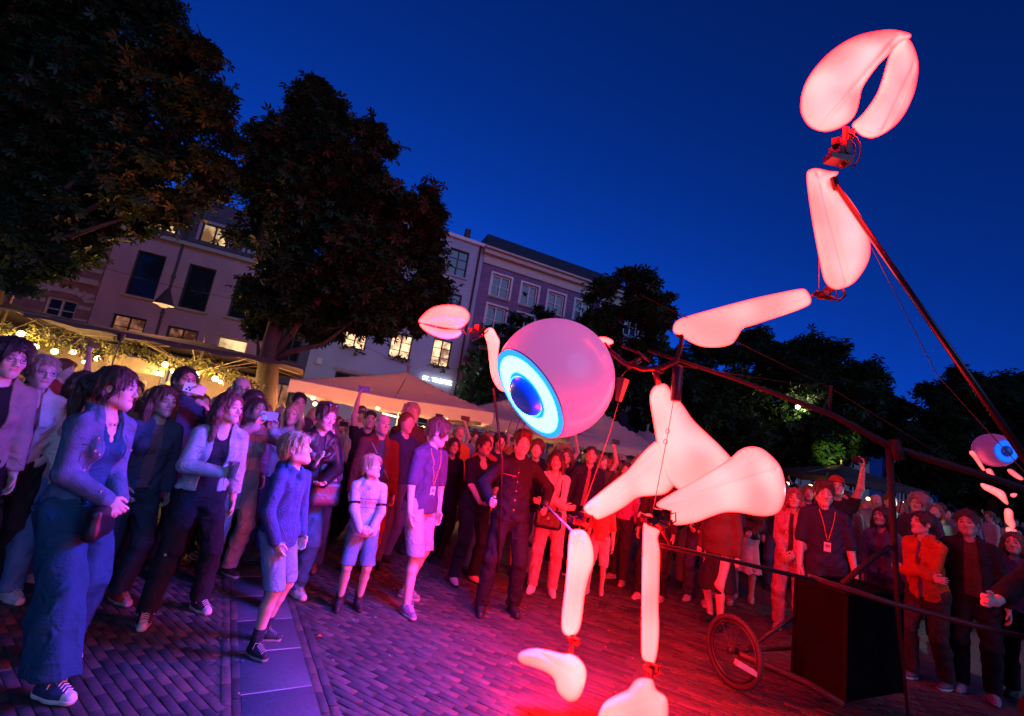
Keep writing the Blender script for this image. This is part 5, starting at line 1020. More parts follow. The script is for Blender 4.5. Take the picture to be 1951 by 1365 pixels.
# terrace service stations: pale counters with boards
cb = pm('counter_board', (.5, .4, .28), .7)
for i, (x, y, Y, w, h) in enumerate(((120, 700, 12.5, 1.6, 1.0), (250, 715, 12.8, 1.2, 1.0), (285, 700, 11.6, .7, .35), (430, 760, 13, 1.5, 1.1), (215, 700, 10.6, .10, 2.3))):
    p = at(x, y, Y); r = empty('menu_board' if h < .6 else 'counter' if w > .3 else 'wooden_post', (p[0], p[1], 0), FA); nm = ('bright counter under the left parasol', 'pale counter between the parasols', 'white menu board hanging under the second parasol', 'pale counter beside the chestnut trunk', 'slim wooden post between the two parasols')[i]; tag(r, nm, 'menu board' if h < .6 else 'counter' if w > .3 else 'post', None)
    b = MB(); z = p[2] if h < .6 else (1.45 if w > .3 else 1.15)
    b.box((0, 0, z if w < 1 else .55), (w, .08 if h < .6 else .5, h if w < 1 else 1.1)); b.build('panel', cb, r)
    if w > 1: b = MB(); b.box((0, 0, 1.12), (w+.1, .6, .05)); b.build('top', pole_m, r); b = MB(); b.box((0, .3, 1.75), (w, .06, 1.1)); b.build('back_panel', pm('cream_panel', (.5, .42, .3), .7), r)
    if h < .6: b = MB(); b.tube([(-.25, 0, z+.15), (-.25, 0, 2.6)], .006, 5); b.build('hanger', cord_m, r)
# street lantern on a wire between the houses
lp = at(313, 578, 12.0); r = empty('street_lantern', tuple(lp)); tag(r, 'bell shaped street lantern hanging on a wire before the pink house', 'lantern')
b = MB(); b.tube([(0, 0, .42), (0, 0, .36), (0, 0, .2), (0, 0, -.05)], [.02, .06, .13, .24], 14, cap=False); b.build('hood', pm('lantern_hood', (.06, .06, .06), .4), r, True); b = MB(); b.sphere((0, 0, -.04), .13, 10, 6, (1, 1, .7)); b.build('bowl', emis('lantern_bowl', (1, .5, .2), 1.2), r, True)
b = MB(); b.tube([(0, 0, .42), (0, 0, .5)], .01, 5); b.tube([at(-60, 470, 12)-lp, (-2.4, -1, .62), (0, 0, .5), (2.6, 1.2, .60), at(780, 700, 20)-lp], .006, 5); b.build('wire', cord_m, r)
l = plight(None, 260, (1, .40, .14), .15); lo_ = bpy.data.objects.new('lantern_light', l); COL.objects.link(lo_); lo_.parent = r; lo_.location = (0, 0, -.38)
# floodlight in the right-hand tree, uplighter below it and a bright white lamp in the crowd
r = empty('floodlight', tuple(at(1520, 776, 23))); tag(r, 'small brilliant white floodlight shining out of the tree above the boom', 'floodlight'); b = MB(); b.sphere((0, 0, 0), .10, 8, 6); b.build('lens', emis('flood_lens', (1, .9, .7), 20), r, True); b = MB(); b.box((0, .15, .05), (.22, .2, .2)); b.build('housing', black_steel, r)
lo_ = bpy.data.objects.new('flood_light', plight(None, 260, (1, .85, .45), .12)); COL.objects.link(lo_); lo_.parent = r; lo_.location = (.2, -.3, -.2)
r = empty('uplighter', (*at(1578, 880, 19.6)[:2], 2.3)); tag(r, 'uplighter on a pole lighting the yellow green patch of leaves', 'uplighter'); b = MB(); b.tube([(0, 0, -2.2), (0, 0, 0)], .04, 8); b.build('pole', black_steel, r); b = MB(); b.tube([(0, 0, 0), (0, 0, .15)], [.06, .1], 10); b.build('head', black_steel, r)
sp = bpy.data.lights.new('uplight', 'SPOT'); sp.energy = 1300; sp.color = (1, .9, .18); sp.spot_size = R_(30); sp.spot_blend = .6; sp.shadow_soft_size = .1; lo_ = bpy.data.objects.new('uplight', sp); COL.objects.link(lo_); lo_.parent = r; lo_.location = (0, 0, .25); d_ = Vector(at(1588, 845, 24))-Vector(r.location); lo_.rotation_euler = d_.to_track_quat('-Z', 'Y').to_euler()

r = empty('fill_spot', tuple(at(228, 650, 7.6))); tag(r, 'small added warm fill lamp above the terrace shining up into the corner chestnut', 'fill_spot'); b = MB(); b.tube([(0, 0, 0), (0, 0, .12)], [.04, .06], 10); b.build('head', black_steel, r); b = MB(); b.tube([(0, 0, -.9), (0, 0, 0)], .012, 6); b.build('stem', black_steel, r)  # added lamp, placed only to turn the low leaves orange
sp = bpy.data.lights.new('warm_leaf_fill', 'SPOT'); sp.energy = 750; sp.color = (1, .15, .03); sp.spot_size = R_(36); sp.spot_blend = .8; sp.shadow_soft_size = .05; lo_ = bpy.data.objects.new('warm_leaf_fill', sp); COL.objects.link(lo_); lo_.parent = r; lo_.location = (0, 0, .16)
d_ = Vector(at(285, 415, 8.4))-Vector(r.location); lo_.rotation_euler = d_.to_track_quat('-Z', 'Y').to_euler()
# ---------------------------------------------------------------- the people
from mathutils.bvhtree import BVHTree
def wp(J, p):
    r = J['root']; a = r.rotation_euler[2]; c, s = math.cos(a), math.sin(a); p = np.asarray(p, float); return np.array([r.location[0]+p[0]*c-p[1]*s, r.location[1]+p[0]*s+p[1]*c, p[2]])
def kid(J, nm): return next(o for o in J['root'].children if o.name.split('.')[0] == nm)
def surf(J, nm):
    me = kid(J, nm).data; return BVHTree.FromPolygons([v.co[:] for v in me.vertices], [p.vertices[:] for p in me.polygons])
def front(bv, x, z, off=.002, y=.6):
    h = bv.ray_cast(Vector((x, y, z)), Vector((0, -1, 0))); return np.array([x, h[0].y+off, z]) if h[0] is not None else None
def seam(J, nm, lines, col=(.5, .5, .5), r=.0018, name='seam', bv=None):
    bv = bv or surf(J, nm); b = MB()
    for ln in lines:
        P = []
        for (x0, z0), (x1, z1) in zip(ln[:-1], ln[1:]):
            for t in np.linspace(0, 1, max(2, int(math.hypot(x1-x0, z1-z0)/.03))):
                q = front(bv, (x0+(x1-x0)*t)*J['s'], (z0+(z1-z0)*t)*J['s'], r*.4)
                if q is not None: P.append(q)
        if len(P) > 1: b.tube(P, r, 5)
    if b.n: b.build(name, cloth(col), J['root'], True)
def buttons(J, nm, pts, col=(.6, .55, .5), r=.007, bv=None):
    bv = bv or surf(J, nm)
    for x, z in pts:
        q = front(bv, x*J['s'], z*J['s'], .001)
        if q is not None: b = MB(); b.tube([q-[0, .002, 0], q+[0, .004, 0]], r, 8); b.build('button', pm('metal_button', col, .3, metal=.8), J['root'])
def phone(J, c, n, up, label, col=(.03, .03, .04), screen=None, w=.075, h=.155):
    """held telephone: c and axes in the figure's own frame; n = direction the lens looks"""
    n = np.array(n, float); n /= np.linalg.norm(n); up = np.array(up, float); up -= up@n*n; up /= np.linalg.norm(up); x = np.cross(up, n)
    o = empty('phone', tuple(wp(J, c)), J['root'].rotation_euler[2]); tag(o, label, 'phone', 'phones held up to film')
    M = np.stack([x, n, up], 1); b = MB(); b.box((0, 0, 0), (w, .008, h), M=M); b.build('case', pm('phone_case', col, .35), o)
    if screen: b = MB(); b.box(-n*.0055, (w-.008, .002, h-.012), M=M); b.build('screen', emis('phone_screen', screen, .6), o)
    for dx, dz in ((-.02, .055), (-.02, .03), (.0, .043)): b = MB(); b.tube([x*dx+up*dz+n*.004, x*dx+up*dz+n*.007], .008, 10); b.build('camera_lens', pm('lens', (.01, .01, .015), .1), o)
    return o
def lanyard(J, nm, col, bv=None, drop=.34):
    bv = bv or surf(J, nm); s = J['s']; b = MB()
    for q in (-1, 1):
        P = [J['B'](q*.05, -.03, 1.50)]
        for t in np.linspace(0, 1, 9):
            f_ = front(bv, (q*.068*(1-t)+.004*q)*s+J['B'](0, 0, 1.2)[0], (1.47-drop*t)*s, .004)
            if f_ is not None: P.append(f_)
        b.tube(P, .0035, 5)
    e = P[-1]; b.build('lanyard', cloth(col), J['root'], True); b = MB(); b.box(e+np.array([0, .004, -.06*s]), (.06, .004, .09)); b.build('badge', pm('badge', (.75, .72, .7), .4), J['root']); b = MB(); b.box(e+np.array([0, .007, -.05*s]), (.04, .002, .03)); b.build('badge_photo', pm('badge_print', (.5, .1, .15), .4), J['root'])
def chest_text(J, nm, txt, z, size, col):
    s = J['s']; bv = surf(J, nm); o = text_obj('lettering', txt, size, pm('print', col, .7), J['root'], (0, 0, 0), (0, 0, 0), 0); me = o.data
    for v_ in me.vertices:
        x, zz = -v_.co.x, z*s+v_.co.y; q = front(bv, x, zz, .009); v_.co = q if q is not None else (x, .15, zz)
def bag(c, size, label, col, strap=None, rz=0, name='handbag', mk='leather', rest=None):
    o = empty(name, tuple(c), rz); tag(o, label, 'bag'); w, d, h = size; V = Vol((-w/2-.02, -d/2-.02, -h/2-.02), (w/2+.02, d/2+.02, h/2+.02), .008)
    V.rc((-w/2+d*.4, 0, -h/2+d*.4), (w/2-d*.4, 0, -h/2+d*.4), d*.42, d*.42, .04); V.rc((-w/2+d*.3, 0, h/2-d*.3), (w/2-d*.3, 0, h/2-d*.3), d*.26, d*.26, .04)
    for t in np.linspace(0, 1, 5): V.rc((-w/2+d*.35, 0, -h/2+d*.4+t*(h-d*.7)), (w/2-d*.35, 0, -h/2+d*.4+t*(h-d*.7)), d*(.42-.15*t), d*(.42-.15*t), .03)
    P, Q = V.net(); link('body', mesh('bag_body', relax(P, Q, 1), Q, cloth(col, mk), True), o); b = MB(); b.box((0, -d*.40, h*.22), (w*.86, .008, h*.36)); b.build('flap', cloth(col, mk), o); b = MB(); b.box((0, -d*.44, h*.08), (.02, .01, .02)); b.build('clasp', pm('brass', (.6, .45, .2), .3, metal=.9), o)
    if strap is not None: b = MB(); b.tube([np.array(p)-np.array(c) for p in strap], .009, 6); s_ = b.build('strap', cloth(col, mk), o, True); s_.rotation_euler = (0, 0, -rz)
    return o
CROSS = ((.13, .20, 1.10, -.8, .1, -.6), (-.14, .235, 1.09, .8, .1, -.6)); CLASP = ((-.06, .23, .95), (.045, .26, .965)); POCK = ((-.20, .07, .87, -.8, -.6, 0), (.20, .07, .87, .8, -.6, 0)); FRONT = ((-.10, .26, 1.02), (.10, .27, 1.03))
PIN = ((.5, -.8, 0), (-.5, -.8, 0)); INW = ((1, -.2, 0), (-1, -.2, 0))
def g2(x, y): return gp(x, y)[:2]
def hp_(x, y, Y): p = at(x, y, Y); return (p[0], p[1]), p[2]
DEN = (.20, .27, .42); DKJ = (.035, .05, .09); BLK = (.012, .011, .014); WHT = (.6, .58, .56)
SK1 = (.56, .37, .32); SK2 = (.50, .32, .27); SK3 = (.62, .43, .38)
GL = 'spectators at the left of the puppet'; GM = 'spectators in the middle behind the puppet'; GR = 'spectators at the right of the puppet'
# lead woman
J = person('woman in blue denim jacket over wide teal jumpsuit, hands clasped, canvas sneakers, profile', (-2.37, 2.80), -6, 1.70, .006, fem=1, fat=.9, lean=(.0, .02), head=(22, 0, 0), arms=((-.055, .215, .985), (.05, .235, 1.0)), palm=PIN, fdir=((.5, .62, -.6), (-.5, .62, -.6)), curl=(.6, .65), feet=((-.17, -.04, 16), (.12, .30, -2)),
           top=dict(col=(.10, .15, .26), mk='denim', open=.085, collar=1, hem=.90, amp=.011), inner=dict(col=(.012, .07, .14), neck='v', name='bodice', hem=.9), bottom=('wide', (.012, .07, .13), 'cotton', .12), shoes=('high', (.03, .045, .12), (.75, .73, .72), (.75, .73, .72)), hair=('pony', (.07, .035, .02)), skin=SK3, group=GL)
bv = surf(J, 'jacket'); seam(J, 'jacket', [[(-.085, 1.36), (-.09, .92)], [(.085, 1.36), (.09, .92)], [(-.16, 1.30), (-.09, 1.30)], [(.16, 1.30), (.09, 1.30)], [(-.15, 1.30), (-.15, 1.2)], [(.15, 1.30), (.15, 1.2)], [(-.16, .95), (-.09, .945)], [(.16, .95), (.09, .945)]], (.1, .14, .25), .0022, bv=bv); buttons(J, 'jacket', [(.097, z) for z in (.95, 1.05, 1.15, 1.25, 1.34)]+[(-.12, 1.27), (.12, 1.27)], bv=bv)
b = MB(); b.tube([J['B'](.055*math.cos(t)*1.05, .005+.07*math.sin(t), 1.462-.035*math.sin(t)) for t in np.linspace(.2, 2.94, 12)], .0016, 5); b.sphere(J['B'](0, .078, 1.42), .009, 8, 5); b.build('necklace', pm('gold', (.7, .5, .25), .3, metal=.9), J['root'], True)
b = MB()
for q in (-1, 1):
    b.tube([J['B'](.02*q, .13, 1.04), J['B'](.05*q, .16, 1.03), J['B'](.03*q, .15, 1.0)], .006, 6); b.tube([J['B'](.0, .135, 1.035), J['B'](.02*q, .15, .96)], .005, 6)
b.tube([J['B'](.14*math.sin(t), .115*math.cos(t)+.015, 1.035) for t in np.linspace(-1.5, 1.5, 14)], .009, 6); b.build('waist_tie', cloth((.02, .09, .17)), J['root'], True)
bag(wp(J, (.07, .25, .86)), (.24, .09, .17), 'small black shoulder bag held against the hip of the woman in denim jacket', BLK, None, J['root'].rotation_euler[2]+.5)
# far left edge
(l, h) = hp_(18, 648, 3.15); person('dark haired woman in glasses cut off by the left edge', l, -25, min(h, 1.78), .008, fem=1, head=(5, -2, 0), top=dict(col=(.30, .22, .2), open=.07, collar=1), inner=dict(col=BLK), bottom=('trousers', BLK), shoes=('low', BLK, BLK), hair=('curly', (.03, .02, .02)), glasses=(.03, .03, .03), skin=SK3, group=GL)
(l, h) = hp_(92, 682, 3.55); J = person('blonde older woman with glasses in an open white blouse', l, -33, min(h, 1.72), .007, fem=1, head=(8, -3, 0), top=dict(name='blouse', col=(.62, .58, .56), open=.05, collar=1, amp=.01), inner=dict(col=(.25, .12, .12), neck='v'), bottom=('trousers', (.03, .025, .03)), shoes=('low', (.3, .05, .08), WHT), hair=('short', (.42, .3, .22)), glasses=(.1, .1, .12), skin=SK3, group=GL)
# behind the lead woman
(l, h) = hp_(158, 712, 3.8); person('ponytailed woman in a pale top and blue jeans behind the woman in denim jacket', l, -12, min(h, 1.72), .007, fem=1, head=(-4, 0, 0), feet=((-.1, -.02, 10), (.2, .28, -8)), top=dict(name='cardigan', col=(.42, .26, .30), hem=.84, mk='knit', amp=.01), bottom=('trousers', (.10, .18, .36)), shoes=('low', (.6, .5, .55), WHT, WHT), hair=('pony', (.10, .05, .03)), group=GL)
(l, h) = hp_(312, 740, 3.7); J = person('auburn haired woman in dark denim jacket with a rucksack strap, smiling', l, -30, min(h, 1.66), .007, fem=1, head=(5, 0, 4), arms=((-.2, .12, .9), (.17, .22, .95)), top=dict(col=(.07, .08, .14), mk='denim', open=.05, collar=1, amp=.01), inner=dict(col=(.2, .1, .14)), bottom=('trousers', DKJ), shoes=('high', (.4, .03, .03), (.5, .4, .4), WHT), hair=('long', (.16, .05, .03)), group=GL)
(l, h) = hp_(368, 705, 4.25); J = person('dark haired man in navy jacket filming with a white phone', l, -38, min(h, 1.86), .008, head=(5, 12, 0), arms=((-.1, .30, 1.42, -.7, .1, -.7), (.1, .33, 1.50, .8, .1, -.6)), palm=(None, (-.6, .3, 0)), fdir=(None, (-.2, .2, 1)), top=dict(col=(.03, .045, .09), collar=1), bottom=('trousers', BLK), shoes=('low', BLK, BLK), hair=('short', (.04, .025, .02)), beard=(.08, .05, .04), glasses=(.02, .02, .02), group=GL)
phone(J, J['wr'][1]+[-.03, .05, .09], (.15, 1, .15), (1, 0, .12), 'white phone with two lenses held sideways by the dark haired man', (.7, .68, .7), (.3, .35, .5), .078, .16)
# woman with cup
J = person('curly haired woman in pale denim jacket holding a plastic cup, black ripped jeans', g2(318, 1168), -42, 1.665, .006, fem=1, head=(26, 3, 3), feet=((-.2, .02, 14), (.17, .12, -16)), arms=((-.26, .02, .85), (-.03, .27, 1.13, .7, .1, -.7)), palm=(None, (-1, .1, .1)), fdir=(None, (-.75, .6, .1)), curl=(.4, .9), top=dict(col=(.40, .44, .55), mk='denim', open=.075, collar=1, hem=.96, amp=.011), inner=dict(col=(.02, .02, .03), scoop=1, hem=.98), bottom=('trousers', (.018, .018, .025), 'denim'), shoes=('high', (.04, .02, .03), (.6, .5, .52), (.6, .5, .52)), hair=('curly_long', (.15, .05, .045)), skin=SK3, group=GL)
bv = surf(J, 'jacket'); seam(J, 'jacket', [[(-.08, 1.36), (-.085, .98)], [(.08, 1.36), (.085, .98)], [(-.16, 1.31), (-.085, 1.30)], [(.16, 1.31), (.085, 1.30)], [(-.15, 1.28), (-.12, 1.255), (-.095, 1.28)], [(.15, 1.28), (.12, 1.255), (.095, 1.28)], [(-.13, 1.25), (-.125, 1.0)], [(.13, 1.25), (.125, 1.0)]], (.16, .18, .28), .002, bv=bv); buttons(J, 'jacket', [(-.092, z) for z in (1.02, 1.12, 1.22, 1.32)]+[(-.12, 1.285), (.12, 1.285)], bv=bv)
for q, x in ((0, -.02), (1, .02)):
    k = J['kn'][q]; V = Vol(k-[.07, .12, .06], k+[.07, .12, .06], .007); V.ell(k+[x, .062*J['s'], .0], (.03, .008, .02)); P, Q = V.net(); me = mesh('knee_rip', P, Q, skinmat(), True); addcol(me, np.tile(SK3, (len(P), 1))); link('knee_rip', me, J['root'])
cupc = J['wr'][1]+np.array([-.055, .055, .02]); o = empty('plastic_cup', tuple(wp(J, cupc))); tag(o, 'clear plastic beer cup in the hand of the curly haired woman', 'cup'); b = MB(); b.tube([(0, 0, -.05), (0, 0, .075)], [.028, .040], 16, cap=False); b.tube([(0, 0, -.05), (0, 0, -.048)], .028, 16); b.build('cup_wall', pm('clear_plastic', (.5, .5, .55), .1, var=0, trans=.8), o, True); b = MB(); b.tube([(0, 0, -.045), (0, 0, .03)], [.026, .034], 14); b.build('beer', pm('beer', (.25, .15, .05), .15), o, True)
(l, h) = hp_(462, 716, 4.9); person('bald man with glasses and dark sweater standing behind the filming woman', l, -45, min(h, 1.86), .009, head=(0, 0, 0), top=dict(name='sweater', col=BLK, mk='knit'), bottom=('trousers', BLK), shoes=('low', BLK, BLK), hair=('bald', (.12, .08, .06)), glasses=(.02, .02, .02), group=GL)
# raincoat woman filming
J = person('brown haired woman in long lilac raincoat lifting a phone with both hands', g2(408, 1098), -38, 1.66, .007, fem=1, head=(4, 14, 0), feet=((-.12, 0, 8), (.14, .12, -10)), arms=((-.02, .40, 1.47, -.8, .1, -.5), (.16, .42, 1.50, .9, .1, -.5)), palm=((.3, .5, 0), (-.3, .5, 0)), fdir=((.1, .25, 1), (-.1, .25, 1)), curl=(.5, .3), top=dict(name='raincoat', col=(.42, .30, .36), hem=.66, hood=1, amp=.011), bottom=('trousers', (.42, .36, .44)), shoes=('low', (.03, .02, .03), (.5, .45, .5)), hair=('bob', (.06, .03, .03)), skin=SK2, group=GL)
bv = surf(J, 'raincoat'); seam(J, 'raincoat', [[(0, 1.38), (0, .70)], [(-.14, 1.0), (-.10, .85)], [(.14, 1.0), (.10, .85)]], (.25, .17, .22), .003, 'zip', bv)
phone(J, (J['wr'][0]+J['wr'][1])/2+np.array([0, .03, .12]), (0, 1, .12), (1, 0, 0), 'dark phone held sideways in both hands by the woman in the raincoat', (.05, .05, .12), (.25, .1, .35), .08, .165)
(l, h) = hp_(496, 745, 4.9); person('dark haired woman standing just behind the raised phone', l, -40, min(h, 1.74), .01, fem=1, top=dict(col=(.15, .12, .2)), bottom=('trousers', BLK), shoes=('low', BLK, BLK), hair=('long', (.05, .03, .03)), group=GL)
(l, h) = hp_(556, 772, 5.2); person('blonde woman with red lit face in a pale blue shirt between two filming women', l, -70, min(h, 1.70), .009, fem=1, head=(-10, 3, 0), top=dict(name='shirt', col=(.35, .38, .48)), bottom=('trousers', DKJ), shoes=('low', BLK, BLK), hair=('long', (.45, .3, .16)), group=GL)
(l, h) = hp_(575, 752, 6.0); person('tall dark haired man behind the blonde woman with red lit face', l, -60, min(h, 1.86), .011, top=dict(name='sweater', col=(.05, .03, .04)), bottom=('trousers', BLK), shoes=('low', BLK, BLK), hair=('short', (.03, .02, .02)), group=GL)
# boy 1
J = person('blond boy in navy hooded jacket and denim shorts looking up, hands in pockets', g2(480, 1232), -10, 1.43, .006, child=1, head=(20, 16, 0), feet=((-.13, -.02, 14), (.12, .10, -18)), arms=((-.20, .10, .90, -.8, -.7, 0), (.20, .12, .90, .8, -.7, 0)), top=dict(name='hoodie', col=(.055, .075, .20), mk='knit', hood=1, hem=.82, amp=.010), bottom=('shorts', (.20, .27, .40), 'denim', .52), shoes=('low', (.02, .02, .028), (.35, .35, .4), (.3, .3, .35)), socks=((.03, .03, .045), .13), hair=('fringe', (.50, .36, .22)), skin=SK3, group=GL)
bv = surf(J, 'hoodie'); seam(J, 'hoodie', [[(0, 1.36), (0, .86)], [(-.14, 1.02), (-.07, .87)], [(.14, 1.02), (.07, .87)]], (.12, .14, .28), .003, 'zip', bv)
# woman in leather jacket clapping
J = person('woman with sunglasses on her head in black leather jacket, fingers raised, blue jeans', g2(535, 1138), -48, 1.72, .007, fem=1, head=(12, -12, 0), feet=((-.12, 0, 10), (.15, .20, -22)), arms=((-.02, .30, 1.05, -.8, 0, -.6), (.10, .34, 1.20, .8, .1, -.7)), palm=((.2, .2, 1), (-1, .2, 0)), fdir=((.7, .7, 0), (-.1, .4, .9)), curl=(.3, .25), top=dict(col=BLK, mk='leather', open=.04, collar=1, amp=.011), inner=dict(col=(.05, .03, .05), hem=.86), bottom=('trousers', (.07, .13, .26)), shoes=('low', (.62, .58, .62), WHT, WHT), hair=('bun', (.10, .05, .04)), skin=SK3, group=GL)
b = MB(); 
for q in (-1, 1): b.tube([J['Hp'](q*.033+.024*math.cos(a), .052-.02*abs(math.cos(a)), .205+.02*math.sin(a)) for a in np.linspace(0, 6.28, 11)], .004, 5, cap=False); b.sphere(J['Hp'](q*.033, .05, .205), .02, 10, 6, (1, .3, .9)); b.tube([J['Hp'](q*.055, .04, .205), J['Hp'](q*.088, -.04, .16)], .003, 5)
b.build('sunglasses', pm('sunglass', (.01, .01, .012), .1), J['root'], True)
bag(wp(J, (-.10, .20, .93)), (.26, .12, .22), 'patterned dark bag against the hip of the woman in leather jacket', (.06, .03, .05), None, J['root'].rotation_euler[2])
(l, h) = hp_(636, 805, 5.0); J = person('smiling woman with hands joined behind the leather jacket, dark patterned trousers', l, -75, min(h, 1.66), .008, fem=1, head=(5, 3, 0), arms=FRONT, palm=PIN, curl=(.5, .5), top=dict(name='top', col=(.10, .06, .12), sl=.55, open=0), bottom=('flare', (.05, .04, .06)), shoes=('low', (.3, .04, .04), BLK), hair=('long', (.10, .05, .04)), skin=SK3, group=GL)
# boy 2
J = person('small blond boy in light grey sweatshirt with chest lettering, denim shorts and dark boots', g2(662, 1158), -68, 1.29, .006, child=1, head=(46, 16, -4), feet=((-.11, 0, 8), (.11, .02, -8)), arms=((-.06, .22, .93, -.9, -.2, -.3), (.07, .235, .94, .9, -.2, -.3)), palm=PIN, fdir=((.8, .5, 0), (-.8, .5, -.1)), curl=(.7, .7), top=dict(name='sweatshirt', col=(.40, .42, .50), mk='knit', hood=1, hem=.84, amp=.009), bottom=('shorts', (.15, .22, .36), 'denim', .53), shoes=('boot', (.035, .02, .025), (.04, .03, .03)), hair=('fringe', (.50, .34, .22)), skin=SK3, group=GM)
chest_text(J, 'sweatshirt', 'ULTIMATE', 1.235, .048, (.5, .015, .02))
seam(J, 'sweatshirt', [[(-.13, 1.28), (.13, 1.28)], [(-.12, 1.18), (.12, 1.18)]], (.10, .10, .2), .0035, 'stripe')
for q in (0, 1):
    e = J['el'][q]*.72+J['sh'][q]*.28; d = J['el'][q]-J['sh'][q]; d /= np.linalg.norm(d); b = MB(); b.tube([e-d*.009, e+d*.009], .064*J['s']+.006, 14); b.build('sleeve_band', cloth((.012, .012, .03), 'knit'), J['root'], True)
# maroon man, grey curly man, man with raised phone
(l, h) = hp_(738, 792, 5.3); J = person('bald older man in burgundy jacket with a bag strap across his chest', l, -62, min(h, 1.76), .008, fat=1.15, head=(14, 6, 0), top=dict(col=(.16, .03, .03), collar=1, open=.05, hem=.84), inner=dict(col=(.07, .09, .16)), bottom=('trousers', (.42, .05, .02)), shoes=('low', BLK, BLK), hair=('bald', (.3, .25, .2)), skin=SK3, group=GM)
seam(J, 'jacket', [[(.13, 1.42), (-.12, 1.02)]], (.25, .25, .3), .012, 'bag_strap')
(l, h) = hp_(795, 768, 6.3); person('tall man with curly grey hair and lifted chin in brown plaid jacket', l, -62, min(h, 1.92), .01, head=(10, 12, 0), top=dict(col=(.08, .04, .03), collar=1), bottom=('trousers', BLK), shoes=('low', BLK, BLK), hair=('curly', (.4, .34, .3)), skin=SK3, group=GM)
(l, h) = hp_(700, 800, 6.4); J = person('person in dark coat stretching one arm high to film over the crowd', l, -65, 1.74, .011, head=(0, 8, 0), arms=(None, (.20, .16, 1.93, .8, .2, 0)), fdir=(None, (0, .2, 1)), top=dict(name='coat', col=(.03, .02, .03)), bottom=('trousers', BLK), shoes=('low', BLK, BLK), hair=('short', (.05, .03, .02)), group=GM)
phone(J, J['wr'][1]+np.array([-.04, .04, .12]), (0, 1, 0), (1, 0, 0), 'dark phone held up high above the bald man in burgundy', (.02, .02, .08), (.08, .1, .35), .08, .16)
# young man in t-shirt
J = person('young man in violet t-shirt and pale shorts with an orange lanyard, hands in pockets', g2(765, 1152), -36, 1.73, .006, head=(38, -14, 0), feet=((-.14, -.12, 16), (.12, .18, -14)), arms=((-.22, .06, .86, -.8, -.6, 0), (.21, .09, .87, .8, -.6, 0)), top=dict(name='t_shirt', col=(.07, .035, .11), sl=.46, hem=.86, o=.02, amp=.010), bottom=('shorts', (.36, .31, .35), 'cotton', .50), shoes=('low', (.26, .16, .24), (.55, .5, .6), (.5, .4, .5)), hair=('curly', (.09, .05, .035)), skin=SK3, group=GM)
lanyard(J, 't_shirt', (.75, .2, .05))
# woman in black
J = person('woman in black scoop neck t-shirt and trousers holding her hands out low', g2(880, 1108), -58, 1.64, .007, fem=1, fat=1.18, head=(5, 6, 0), feet=((-.14, 0, 8), (.15, .04, -10)), arms=((-.08, .26, 1.0, -.9, -.2, -.4), (.10, .30, .98, .9, -.2, -.4)), palm=((.2, 0, 1), (-.2, 0, 1)), fdir=((.5, .8, -.1), (-.6, .7, -.1)), curl=(.4, .4), top=dict(name='t_shirt', col=BLK, sl=.44, scoop=1, hem=.84), bottom=('trousers', BLK, 'cotton'), shoes=('low', (.5, .3, .3), BLK), hair=('bun', (.06, .035, .03)), skin=SK2, group=GM)
(l, h) = hp_(868, 838, 6.3); person('long haired woman in dark coat between the violet t-shirt and the woman in black', l, -60, min(h, 1.7), .01, fem=1, top=dict(name='coat', col=(.02, .015, .02), hem=.7), bottom=('trousers', BLK), shoes=('low', BLK, BLK), hair=('wavy', (.06, .03, .03)), group=GM)
# operator
J = person('puppet operator in black shirt and trousers gripping two control rods', g2(945, 1163), -82, 1.76, .0065, head=(4, -3, 0), feet=((-.16, .02, 10), (.17, .10, -6)), arms=((-.30, .16, 1.06, -.7, -.5, -.2), (.26, .30, 1.05, .8, -.5, -.1)), palm=((1, .1, 0), (-1, .1, 0)), fdir=((0, .8, -.5), (.1, .9, 0)), curl=(1.15, 1.15), top=dict(name='shirt', col=(.012, .013, .02), collar=1, amp=.011, hem=.86), bottom=('trousers', (.010, .010, .013), 'cotton'), shoes=('low', BLK, BLK), hair=('quiff', (.05, .03, .025)), skin=SK3, cat='person', group='puppet operators')
bv = surf(J, 'shirt'); seam(J, 'shirt', [[(0, 1.40), (0, .9)], [(-.12, 1.28), (-.05, 1.28)], [(.05, 1.28), (.12, 1.28)]], (.04, .04, .06), .0022, bv=bv); buttons(J, 'shirt', [(0, z) for z in (.98, 1.07, 1.16, 1.25, 1.34)], (.4, .4, .4), .005, bv)
seam(J, 'shirt', [[(.02, 1.30), (.16, 1.31)]], (.7, .05, .08), .003, 'piping')
# cardigan woman
J = person('woman in pink wrap cardigan with crossed arms, pale trousers and sneakers', g2(1032, 1128), -97, 1.60, .0065, fem=1, head=(-6, 0, 3), feet=((-.12, .03, 10), (.13, .06, -14)), arms=CROSS, palm=((.2, -1, 0), (-.2, -1, 0)), fdir=((1, .0, .1), (-1, .15, .15)), curl=(.3, .3), top=dict(name='cardigan', col=(.60, .42, .42), mk='knit', neck='v', hem=.80, amp=.010), bottom=('trousers', (.42, .22, .24)), shoes=('low', (.65, .55, .55), WHT, WHT), hair=('bob', (.05, .03, .025)), skin=SK2, group=GM)
S_ = [wp(J, p) for p in (J['B'](-.09, -.10, 1.44), J['B'](-.10, .03, 1.47), J['B'](-.08, .16, 1.25), J['B'](-.05, .20, 1.0), J['B'](.03, .20, .93))]
bag(wp(J, (.04, .21, .84)), (.30, .09, .20), 'black crossbody handbag hanging in front of the woman in pink cardigan', BLK, S_, J['root'].rotation_euler[2]+math.pi)
